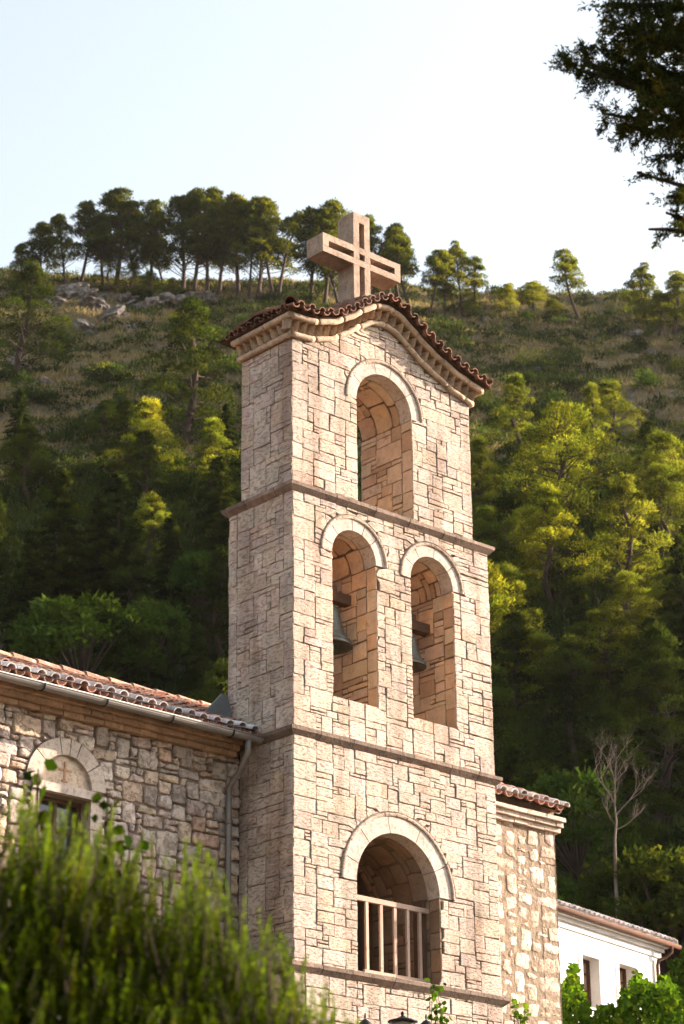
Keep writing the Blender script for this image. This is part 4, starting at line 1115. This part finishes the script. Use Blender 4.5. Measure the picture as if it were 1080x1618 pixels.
# the dark wood at the foot of the hill
rs = np.random.RandomState(3); rng = random.Random(5); cnt = 0
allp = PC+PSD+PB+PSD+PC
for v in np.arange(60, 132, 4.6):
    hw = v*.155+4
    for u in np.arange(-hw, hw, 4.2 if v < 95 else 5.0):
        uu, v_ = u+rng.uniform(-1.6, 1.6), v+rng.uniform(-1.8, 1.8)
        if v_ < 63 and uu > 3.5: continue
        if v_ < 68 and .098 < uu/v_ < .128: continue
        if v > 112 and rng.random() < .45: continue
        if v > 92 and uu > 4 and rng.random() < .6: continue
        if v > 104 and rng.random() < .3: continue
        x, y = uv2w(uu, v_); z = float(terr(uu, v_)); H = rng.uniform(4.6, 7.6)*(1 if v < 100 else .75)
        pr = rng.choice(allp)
        if v > 88: pr = rng.choice(PS+PS+PSD) if uu > 0 else rng.choice(PSD+PSD+PC+PS[:2])  # darker needles left of the tower stand in for that slope's shade
        q_ = uu/v_; ty_ = (z-CAM[2])/v_
        col_ = ('by the left edge' if q_ < -.09 else 'in the middle of the left side' if q_ < -.06 else 'near the tower flank' if q_ < -.02 else 'hidden behind the tower' if q_ < .06 else 'just right of the tower' if q_ < .085 else 'near the bare tree' if q_ < .115 else 'by the right edge')
        row_ = ('lowest row, behind the roofs' if v < 68 else 'second row above the roofs' if v < 78 else 'third row above the roofs' if v < 88 else 'middle of the wood' if v < 100 else 'upper part of the wood' if v < 114 else 'top fringe of the wood')
        side = 'left of' if uu < -v_*.03 else ('right of' if uu > v_*.055 else 'behind')
        lit = 'upper' if v > 100 else 'shaded lower'
        nm = 'conifer' if pr in PC else ('broadleaf_tree' if pr in PB else 'pine_tree')
        kind = 'dark leafy tree' if pr in PB else ('dark feathery conifer' if pr in PC else 'dark bushy pine')
        put_tree(nm, pr, (x, y, z-.2), H, rng.uniform(0, 6.28), f'{kind} {col_}, {row_}', 'tree' if pr in PB else ('conifer' if pr in PC else 'pine tree'), f'{kind}s {col_}, {row_}', rng.uniform(.9, 1.25)); cnt += 1
for k_ in range(16):
    v_ = rng.uniform(63.5, 68); q_ = rng.uniform(.055, .165)
    if .104 < q_ < .122: q_ += .03
    x, y = uv2w(q_*v_, v_); pl = 'behind the middle of the white house' if q_ < .104 else 'behind the right end of the white house'
    put_tree('broadleaf_tree', PB[k_ % 3], (x, y, float(terr(q_*v_, v_))-.1), rng.uniform(2.6, 4.4), rng.uniform(0, 6.28), 'small dark leafy tree '+pl, 'tree', 'small leafy trees '+pl, 1.1)
# shrubs on the slope
SH = [proto_shrub(151, SCRUB), proto_shrub(152, SCRUB, 5), proto_shrub(153, BROAD, 6), proto_shrub(154, SCRUB, 9), proto_shrub(155, PINE, 6)]
for k_ in range(115):
    v_ = rng.uniform(57, 74); u_ = rng.uniform(.03, .17)*v_; x, y = uv2w(u_, v_)
    o = empty('shrub', (x, y, float(terr(u_, v_))-.2), rng.uniform(0, 6.28)); s = rng.uniform(1.1, 2.6); o.scale = (s, s, s*rng.uniform(.8, 1.3))
    kk = rng.choice([0, 2, 3]); kd = {0: 'small leaved', 2: 'broad leaved', 3: 'wide spreading'}[kk]
    tag(o, kd+' shrub in deep shade behind the white house', 'shrub', kd+' shrubs in deep shade behind the white house')
    f = bpy.data.objects.new('foliage', SH[kk]); C.objects.link(f); f.parent = o
n = 115; tries = 0
while n < 290 and tries < 4000:
    tries += 1
    px = rng.uniform(-20, 1100); py = rng.uniform(470, 900) if px > 700 else rng.uniform(455, 860)
    if 385 < px < 735 and py > 520: continue
    g = ground(px, py)
    if g is None: continue
    P, v = g
    if fbm(P[0]/9., P[1]/9., 77, 2) < -.06 and rng.random() < .75: continue
    s = rng.uniform(.9, 2.6)*(.8 if py < 540 else 1.1)
    o = empty('shrub', (P[0], P[1], P[2]-.15*s), rng.uniform(0, 6.28)); o.scale = (s, s, s*rng.uniform(.7, 1.1))
    k = rng.choice([0, 0, 1, 2, 3, 3, 4])
    ar = 'left of' if px < 540 else 'right of'; hh = 'upper' if py < 620 else 'middle'
    kd = {0: 'dusty green', 1: 'low open', 2: 'glossy green', 3: 'wide spreading', 4: 'yellow green'}[k]
    tag(o, f'{kd} shrub on the {hh} hillside {ar} the tower', 'shrub', f'{kd} shrubs on the {hh} hillside {ar} the tower')
    f = bpy.data.objects.new('foliage', SH[k]); C.objects.link(f); f.parent = o; n += 1
# dry grass and low scrub
def tufts(name, n, mat, size, region, seed, wid=.25, thr=None, bright=1.):
    rs = np.random.RandomState(seed); v = rs.uniform(region[0], region[1], n); u = rs.uniform(-1, 1, n)*(v*.15+3)
    if thr is not None:
        k = fbm(u/4., v/4., seed, 3) > thr; u, v = u[k], v[k]
    n = len(u); x, y = uv2w(u, v); P = np.stack([x, y, terr(u, v)-.03], 1); P = np.repeat(P, 4, 0)+rs.normal(size=(4*n, 3))*np.array([.12, .12, .02])
    D = unit(rs.normal(size=(4*n, 3))*.45+np.array([0, 0, 1])); b = bright*np.clip(1+rs.normal(size=(4*n, 1))*.25, .3, 2)*np.ones((1, 3))
    V_, C_ = leaf_tris(rs, P, D, size*rs.uniform(.5, 1.3, 4*n), size*wid, b)
    me = np_mesh(name, V_, np.arange(len(V_)).reshape(-1, 3), mat, C_); o = bpy.data.objects.new(name, me); C.objects.link(o); o['kind'] = 'stuff'; return o
tag(tufts('dry_grass', 60000, DRYG, .42, (95, 214), 201, thr=-.3), 'tan dry grass covering the upper hillside', 'grass')
tag(tufts('undergrowth', 60000, SCRUB, .5, (60, 212), 202, .5, thr=.10), 'low green undergrowth covering the hillside', 'undergrowth')
tag(tufts('undergrowth', 40000, SCRUB, .6, (58, 112), 203, .5, thr=-.6), 'dark low undergrowth under the trees at the foot of the hill', 'undergrowth')
def scrub(n, seed):
    rs = np.random.RandomState(seed); F = Foliage(); k = 0
    while k < n:
        v = rs.uniform(112, 213); u = rs.uniform(-1, 1)*(v*.148+2)
        if fbm(np.array(u/7.), np.array(v/7.), 55, 2) < -.05: continue
        x, y = uv2w(u, v); r = rs.uniform(.3, 1.0); F.add(clump(rs, (x, y, float(terr(u, v))+.1*r), r, int(90*r+30), .17, .10, .6, up=.6, bright=rs.choice([.4, .65, .9, 1.3]), rag=.3)); k += 1
    me = F.mesh('scrub', SCRUB); o = bpy.data.objects.new('scrub', me); C.objects.link(o); tag(o, 'patchy green scrub covering the hillside up to the crest', 'scrub', kind='stuff')
scrub(2300, 91)
# rocks
def rock_mesh(seed):
    import bmesh
    bm = bmesh.new(); bmesh.ops.create_icosphere(bm, subdivisions=4, radius=1); rs = random.Random(seed); off = rs.uniform(0, 50)
    for vt in bm.verts:
        p = vt.co; a = float(fbm(np.array(p.x*1.3+off), np.array(p.y*1.3+p.z*1.7+off), seed, 4)); b = float(fbm(np.array(p.z*3+off), np.array(p.x*2.7-p.y), seed+9, 3))
        vt.co = p*(1+a*1.2+b*.95); vt.co.z *= .7
    me = bpy.data.meshes.new('rock'); bm.to_mesh(me); bm.free(); me.materials.append(ROCKM); return me
RK = [rock_mesh(s) for s in (1, 2, 3)]
RL = [(112, 466, 1.7), (140, 470, 1.5), (150, 486, 1.3), (178, 500, 1.3), (235, 484, 1.5), (262, 476, 1.1), (280, 480, 1.0), (300, 470, 1.3), (326, 474, 1.1), (90, 480, 1.0), (200, 476, 1.2), (130, 520, 1.0), (200, 690, 1.0), (30, 580, 1.0), (70, 610, .8), (145, 530, .7), (895, 512, .6), (1000, 530, .6), (845, 590, .7), (960, 645, .8), (1010, 655, .7), (250, 640, .7), (180, 740, .8), (905, 505, .5), (765, 505, .5), (1030, 560, .5), (215, 520, .8)]
for i, (px, py, s) in enumerate(RL):
    g = ground(px, py)
    if g is None: continue
    P, v = g; o = bpy.data.objects.new('rock', RK[i % 3]); C.objects.link(o); o.location = (P[0], P[1], P[2]-.25*s); o.scale = (s, s*.9, s*.8); o.rotation_euler = (rng.uniform(-.4, .4), rng.uniform(-.4, .4), rng.uniform(0, 6))
    tag(o, 'grey limestone rock jutting from the hillside ' + ('left of the tower' if px < 540 else 'right of the tower'), 'rock', 'rocks on the hillside ' + ('left of the tower' if px < 540 else 'right of the tower'))
# dead tree
def dead_tree():
    P = atd(972, 1385, 63.); zb_ = P[2]; u_, v_ = w2uv(P[0], P[1]); P[2] = float(terr(u_, v_)); zt = atd(985, 1195, 63.)[2]; H = (zt-zb_)/.98; dz_ = (zb_-P[2])/H
    t = empty('bare_tree', tuple(P), LN); tag(t, 'leafless grey tree standing against the dark wood at right', 'bare tree'); t.scale = (H, H, H)
    mb = MB(); tw = MB(); rng = random.Random(9)
    mb.tube([(0, 0, -.03), (.01, 0, .3), (.03, 0, .45), (.02, 0, .62)], [.014, .011, .009, .006], 7)
    def br(m, p, d, L, r, dep):
        pts = [Vector(p)]; d = Vector(d).normalized()
        for k in range(4):
            d = (d+Vector((rng.uniform(-.25, .25), rng.uniform(-.25, .25), .12))).normalized(); pts.append(pts[-1]+d*L/4)
        m.tube(pts, [r, r*.85, r*.7, r*.55, r*.35], 5, cap=False)
        if dep:
            for _ in range(4): br(tw, pts[rng.choice([2, 3, 4])], d+Vector((rng.uniform(-1.0, 1.3), rng.uniform(-1.0, 1.0), .15)), L*rng.uniform(.4, .8), r*.5, dep-1)
    for p, d, L in (((.02, 0, .6), (-.5, 0, 1), .3), ((.02, 0, .6), (.35, .2, 1), .36), ((.03, 0, .5), (1, .1, .7), .34), ((.02, 0, .42), (-.6, -.3, .8), .26), ((.025, 0, .52), (.2, -.6, .9), .3), ((.02, 0, .38), (.9, .4, .2), .2)):
        br(tw, p, d, L, .005, 3)
    for m_ in (mb, tw): m_.v = [(a, b, c+dz_) for a, b, c in m_.v]
    mb.tube([(0, 0, -.05), (.004, 0, dz_*.5), (0, 0, dz_-.02)], [.019, .016, .0145], 7)
    mb.build('trunk', BARKG, t); tw.build('branch', BARKG, t)
dead_tree()
# rustic fence on the crest
def crest_rail():
    g = ground(955, 509); P1 = atd(948, 510, 205.); P2_ = atd(985, 508, 205.)
    for P in (P1, P2_): u_, v_ = w2uv(P[0], P[1]); P[2] = float(terr(u_, v_))
    t = empty('wooden_fence', tuple(P1)); tag(t, 'low wooden rail on the bare crest left of the pale pines', 'fence'); d = P2_-P1
    mb = MB(); mb.tube([(-.6, 0, .5), tuple(d*.5+np.array([0, 0, .42])), tuple(d*1.1+np.array([0, 0, .7]))], .05, 6); mb.build('rail', WOOD, t)
    for k in (0, .5, 1):
        mb = MB(); mb.tube([tuple(d*k+np.array([0, 0, -.3])), tuple(d*k+np.array([0, 0, .62]))], .05, 6); mb.build('fence_post', WOOD, t)
crest_rail()

# ------------------------------------------------------------------ near plants
def leaf_shapes(rs, P, Nn, S, cols, lobes=None):
    """broad leaves: 6-gon fans folded on the midrib"""
    n = len(P); Nn = unit(Nn); r = unit(np.cross(Nn, rs.normal(size=(n, 3)))); s = np.cross(Nn, r)
    sh = np.array([(0, 0, 0), (.45, .28, .06), (.5, .62, .08), (.0, 1.0, -.05), (-.5, .62, .08), (-.45, .28, .06)])
    V = P[:, None, :]+S[:, None, None]*(sh[None, :, 0:1]*s[:, None, :]+sh[None, :, 1:2]*r[:, None, :]+sh[None, :, 2:3]*Nn[:, None, :])
    f = np.array([(0, 1, 2), (0, 2, 3), (0, 3, 4), (0, 4, 5)]); F_ = (np.arange(n)[:, None, None]*6+f[None]).reshape(-1, 3)
    return V.reshape(-1, 3), F_, np.repeat(cols, 6, 0)
def leaf_cloud(name, mat, P, S, seed, parent, bright=1., up=.5, inv=None):
    rs = np.random.RandomState(seed); n = len(P); Nn = rs.normal(size=(n, 3))+np.array([0, 0, up])-np.array([F0[0], F0[1], 0])*.5
    b = bright*np.clip(1+rs.normal(size=(n, 1))*.25, .35, 1.9); cols = np.concatenate([b*(1+rs.normal(size=(n, 1))*.12), b, b*.8], 1)
    V, F_, Cc = leaf_shapes(rs, P, Nn, S*rs.uniform(.6, 1.25, n), cols)
    V = V-np.array(parent.location); me = np_mesh(name, V, F_, mat, Cc); o = bpy.data.objects.new(name, me); C.objects.link(o); o.parent = parent; return o
def rosemary():
    rs = np.random.RandomState(31); rng = random.Random(31)
    base = atd(180, 1618, 7.0); gz = -7.7
    t = empty('rosemary_bush', (base[0], base[1], gz)); tag(t, 'large out of focus green bush with upright shoots in the lower left corner', 'bush')
    tx = [-400, 0, 45, 90, 150, 210, 260, 320, 360, 420, 470, 520, 560, 640]; ty = [1300, 1310, 1280, 1312, 1308, 1340, 1372, 1365, 1440, 1485, 1545, 1590, 1650, 1740]
    F = Foliage(); st = MB(); n = 5200
    for i in range(n):
        px = rng.uniform(-380, 600); top = np.interp(px, tx, ty); dd = rng.random()
        front = rng.random() < .5
        py = top+rng.uniform(-45, 60) if i % 12 < 1 else top+50+rng.random()**1.0*400
        D = 7.4+rng.uniform(-.9, .6) if i % 12 < 1 else 7.2-(py-top)/420*.9+rng.uniform(-.5, .5)
        T = atd(px, py, D); L = rng.uniform(.25, .42) if i % 12 < 1 else rng.uniform(.10, .24); lean = np.array([rng.gauss(.10, .22), rng.gauss(0, .2), 1]); lean /= np.linalg.norm(lean)
        m = int(L/.0045); s = np.linspace(0, 1, m); B = T-lean*L
        P = B+(T-B)*s[:, None]+np.stack([np.sin(s*3+i)*.012, np.cos(s*2+i)*.012, 0*s], 1)
        a = np.arange(m)*2.4; sp = np.stack([np.cos(a), np.sin(a), 0*a], 1); Dn = unit(sp*.8+lean*.75+rs.normal(size=(m, 3))*.15)
        tipf = .35+(2.7 if i % 12 < 1 or i % 7 == 0 else .6)*s[:, None]**2.5; cc = rng.uniform(.6, 1.35)  # sunlit tips and shaded bases put into leaf colour, with paler new growth
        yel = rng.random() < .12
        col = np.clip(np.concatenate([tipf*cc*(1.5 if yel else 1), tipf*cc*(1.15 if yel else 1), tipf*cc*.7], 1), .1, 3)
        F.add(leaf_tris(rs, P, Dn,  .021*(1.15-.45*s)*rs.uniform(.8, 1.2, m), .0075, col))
        if i % 3 == 0: st.tube([tuple(B-np.array(t.location)), tuple(T-np.array(t.location))], [.003, .001], 3, cap=False)
    me = F.mesh('foliage', ROSE); V = np.empty(len(me.vertices)*3, np.float32); me.vertices.foreach_get('co', V); V = V.reshape(-1, 3)-np.array(t.location, np.float32); me.vertices.foreach_set('co', V.ravel()); me.update()
    o = bpy.data.objects.new('foliage', me); C.objects.link(o); o.parent = t
    for k in range(24):
        P = atd(rng.uniform(-350, 540), 1680, rng.uniform(6.3, 7.7))-np.array(t.location); st.tube([(P[0]*.5, P[1]*.5, -.05), (P[0]*.8, P[1]*.8, P[2]*.5), tuple(P)], [.02, .014, .006], 5, cap=False)
    st.build('stem', BARK, t)
rosemary()
def sapling():
    b = atd(60, 1618, 9.5); t = empty('leafy_climber', (b[0], b[1], -7.5)); tag(t, 'dark broad leaved shoots poking up behind the blurred bush', 'climber')
    rng = random.Random(4); rs = np.random.RandomState(4); mb = MB(); Ps = []
    for pts in ([(70, 1700), (62, 1400), (58, 1290), (60, 1215)], [(190, 1720), (185, 1450), (172, 1330), (176, 1268)], [(215, 1700), (200, 1420), (205, 1330)], [(130, 1700), (95, 1380), (92, 1330)]):
        Q = [atd(px, py, 9.5) for px, py in pts]; Q = [np.array([b[0], b[1], -7.5])]+Q
        mb.tube([tuple(q_-np.array(t.location)) for q_ in Q], [.01]*(len(Q)-1)+[.003], 5, cap=False)
        for k in range(26):
            s = rng.random(); A, B = Q[-2], Q[-1]
            if rng.random() < .5: A, B = Q[-3], Q[-2]
            Ps.append(A+(B-A)*s+rs.normal(size=3)*.022)
    mb.build('stem', BARK, t); leaf_cloud('leaves', VINE, np.array(Ps), np.full(len(Ps), .055), 5, t, .45)
sapling()
def vine(name, label, cat, pxs, tops, D, n, S, depth, seed, mat=VINE, bright=1., dd=1.5):
    rng = random.Random(seed); rs = np.random.RandomState(seed); c = atd(sum(pxs)/len(pxs), 1618, D); u_, v_ = w2uv(c[0], c[1]); gz = float(terr(u_, v_))
    t = empty(name, (c[0], c[1], gz)); tag(t, label, cat); Ps = []
    for i in range(n):
        px = rng.uniform(pxs[0], pxs[-1]); top = np.interp(px, pxs, tops)+10*math.sin(px*.13)+6*math.sin(px*.31+1); py = top+rng.random()**1.3*depth
        Ps.append(atd(px, py, D+rng.uniform(-dd, dd)))
    leaf_cloud('leaves', mat, np.array(Ps), np.full(n, S), seed, t, bright)
    mb = MB()
    for k in range(6):
        P = Ps[rng.randrange(n)]-np.array(t.location); mb.tube([(P[0]*.3, P[1]*.3, -.05), (P[0]*.6, P[1]*.6, P[2]*.6), tuple(P)], [.05, .03, .008], 5, cap=False)
    mb.build('stem', BARK, t); return t
vine('grape_vine', 'bright green grape vine in front of the white house', 'vine', [884, 900, 915, 935, 965, 985, 1015, 1045, 1075, 1130], [1560, 1535, 1560, 1600, 1600, 1568, 1545, 1555, 1565, 1570], 38, 7500, .095, 170, 301)
vine('leafy_tree', 'dark leafy tree covering the right corner of the white house', 'tree', [1040, 1056, 1068, 1080, 1150], [1600, 1545, 1515, 1500, 1460], 44, 5200, .11, 260, 302, BROAD, .8)
def tower_vine(label, ctr, D, n, seed, spread):
    rng = random.Random(seed); P0 = atd(*ctr, D); u_, v_ = w2uv(P0[0], P0[1]); gz = float(terr(u_, v_)); t = empty('climbing_plant', (P0[0], P0[1], gz)); tag(t, label, 'climber')
    mb = MB(); Ps = []
    for k in range(6):
        px = ctr[0]+rng.gauss(0, spread*.5); tip = atd(px, ctr[1]+rng.uniform(-22, 30), D+rng.uniform(-.1, .1)); b = atd(ctr[0]+rng.gauss(0, 8), 1660, D)
        L = np.array(t.location); mid = (tip+b)/2+np.array([rng.gauss(0, .04)]*3)
        mb.tube([(0, 0, 0), tuple(b-L), tuple(mid-L), tuple(tip-L)], [.012, .006, .004, .002], 4, cap=False)
        for j in range(n//6): s = rng.random(); A = b+(mid-b)*s if rng.random() < .5 else mid+(tip-mid)*s; Ps.append(A+np.array([rng.gauss(0, .035) for _ in range(3)]))
    mb.build('stem', BROAD, t); leaf_cloud('leaves', VINE, np.array(Ps), np.full(len(Ps), .062), seed, t, .9)
tower_vine('thin leafy climber below the barred arch of the tower', (690, 1575), 25.6, 110, 311, 26)
tower_vine('thin yellowing climber at the foot of the right church wall', (822, 1598), 27.5, 60, 312, 22)

def shade_tree():
    D = 12.; tr = atd(1640, 900, D+1.5); gz = -7.4; t = empty('cypress_tree', (tr[0], tr[1], gz)); tag(t, 'dark cypress boughs hanging into the upper right corner', 'cypress tree')
    L = np.array(t.location); rng = random.Random(8); rs = np.random.RandomState(8); mb = MB(); top = atd(1640, -700, D+1.5)
    mb.tube([(0, 0, -.1), (0.05, 0, 3), tuple(top-L+np.array([0, 0, 0]))], [.22, .17, .06], 10); mb.build('trunk', BARK, t)
    bm_ = MB(); F = Foliage()
    boughs = [([(1640, -40), (1200, 20), (1050, 8), (958, 6)], 30, 1.), ([(1640, 60), (1180, 60), (1040, 60), (965, 40)], 34, 1.), ([(1640, 130), (1150, 130), (1020, 110), (960, 90), (938, 70)], 34, .9), ([(1640, 140), (1180, 175), (1040, 150), (950, 118), (915, 112), (890, 92)], 26, .8),
              ([(1100, 160), (1000, 135), (930, 100), (918, 72)], 13, .6), ([(1640, 230), (1180, 210), (1060, 190), (985, 185), (950, 178)], 24, .8), ([(1640, 300), (1200, 235), (1080, 215), (1000, 200), (982, 212)], 24, .9), ([(1640, 340), (1200, 270), (1100, 250), (1050, 245), (1032, 255)], 20, .8),
              ([(1640, 380), (1220, 330), (1100, 300), (1050, 285), (1006, 272)], 15, .6), ([(1100, 300), (1070, 310), (1052, 312)], 11, .5), ([(1640, 420), (1200, 390), (1100, 368), (1050, 362), (1024, 362)], 14, .6), ([(1100, 368), (1075, 345), (1052, 336)], 9, .5),
              ([(1640, 100), (1200, 100), (1110, 90), (1000, 45)], 36, 1.), ([(1640, 0), (1250, -60), (1100, -60), (960, -40)], 40, 1.), ([(1300, 200), (1150, 150), (1080, 160), (1030, 175)], 34, 1.)]
    for pts, rad, dn in boughs:
        off = rng.uniform(-.5, .5); Q = [atd(px, py, D+off+(.0 if i else 1.5)) for i, (px, py) in enumerate(pts)]
        bm_.tube([tuple(q_-L) for q_ in Q], [.022*(1-i/len(Q))+.003 for i in range(len(Q))], 5, cap=False)
        for (A, B) in zip(Q, Q[1:]):
            pxA = 0; n = max(2, int(np.linalg.norm(B-A)/.008*dn*(rad/26)**1.3))
            for k in range(n):
                s = rng.random(); c = A+(B-A)*s; r = rad/FPX*D*1.0
                c = c+np.array([rng.gauss(0, r*.55), rng.gauss(0, r*.55), rng.gauss(0, r*.5)-r*.15]); rr = rng.uniform(.016, .036)*1.3
                dirb = unit(c-(A+(B-A)*s)+np.array([0, 0, .0])+unit(B-A)*.03)
                m = 46; sgm = rs.random((m, 1)); P = c+dirb*(sgm-.5)*rr*3.2+rs.normal(size=(m, 3))*rr*.42; Dn = unit(dirb*.8+rs.normal(size=(m, 3))*.6)
                b = np.clip(rng.uniform(.6, 1.2)*(1+rs.normal(size=(m, 1))*.2), .2, 2)*np.ones((1, 3))
                if rng.random() < .10: b = b*np.array([[2.6, 1.7, .8]])
                F.add(leaf_tris(rs, P, Dn, .034*rs.uniform(.6, 1.2, m), .011, b))
    bm_.build('branch', BARK, t)
    me = F.mesh('foliage', CYP); V = np.empty(len(me.vertices)*3, np.float32); me.vertices.foreach_get('co', V); V = V.reshape(-1, 3)-L.astype(np.float32); me.vertices.foreach_set('co', V.ravel()); me.update()
    o = bpy.data.objects.new('foliage', me); C.objects.link(o); o.parent = t
shade_tree()

# lamp post with three lanterns, only their tops rise into view
def lamp():
    c = atd(636, 1618, 24.6); u_, v_ = w2uv(c[0], c[1]); gz = float(terr(u_, v_)); t = empty('street_lamp', (c[0], c[1], gz), LN); tag(t, 'black lamp post with three lanterns in front of the tower', 'street lamp')
    s = 24.6/FPX
    mb = MB(); zc = c[2]-gz; mb.lathe([(.12, 0), (.12, .1), (.07, .25), (.04, .5), (.035, zc-.75), (.05, zc-.7), (.03, zc-.55), (.0, zc-.5)], (0, 0, 0), 14)
    for dx in (-59, 37):
        x = dx*s; mb.tube([(0, 0, zc-.9), (x*.5, 0, zc-1.0), (x, 0, zc-.85), (x, 0, zc-.6)], .016, 8)
    mb.tube([(0, 0, zc-.5), (0, 0, zc-.35)], .02, 8); mb.build('post', BLACK, t)
    for dx, dy, z in ((-59, 0, zc+.115), (0, -.0, zc+.13), (37, .0, zc+.10)):
        x = dx*s; mb = MB(); h = .075 if dx else .12
        mb.lathe([(.10, -.56), (.055, -.60), (.0, -.60)], (x, dy, z), 6)
        for k in range(4):
            a = math.pi/4+k*math.pi/2; mb.tube([(x+.07*math.cos(a), dy+.07*math.sin(a), z-.56), (x+h*1.2*math.cos(a), dy+h*1.2*math.sin(a), z-.17)], .007, 4)
        if dx: mb.lathe([(.0, 0), (.008, -.01), (.012, -.04), (.006, -.06), (.03, -.075), (.07, -.11), (.085, -.17), (.0, -.172)], (x, dy, z), 16)
        else: mb.lathe([(.0, 0), (.02, -.02), (.015, -.05), (.06, -.075), (.15, -.10), (.15, -.115), (.0, -.118)], (x, dy, z), 12)
        l = mb.build('lantern', BLACK, t)
        mb = MB(); mb.lathe([(.055, -.555), (h*.9, -.175 if dx else -.12)], (x, dy, z), 4); mb.build('glass', FROST, l)
lamp()

# ------------------------------------------------------------------ evening haze over the valley
def haze():
    us_ = (-75, 75); v0, v1, z0, z1 = -4, 240, -11.5, 125
    P = []
    for z in (z0, z1):
        for u, v in ((us_[0], v0), (us_[1], v0), (us_[1], v1), (us_[0], v1)): x, y = uv2w(u, v); P.append((x, y, z))
    mb = MB(); mb.add(P, [(0, 3, 2, 1), (4, 5, 6, 7), (0, 1, 5, 4), (1, 2, 6, 5), (2, 3, 7, 6), (3, 0, 4, 7)])
    m, n, out = new_mat('haze_air'); vol = N(n, 'ShaderNodeVolumePrincipled'); vol.inputs['Density'].default_value = HAZE
    vol.inputs['Color'].default_value = (.98, .95, .90, 1); vol.inputs['Anisotropy'].default_value = .55
    n.links.new(vol.outputs[0], out.inputs['Volume']); o = mb.build('haze', m); o['kind'] = 'stuff'
HAZE = .00005
haze()
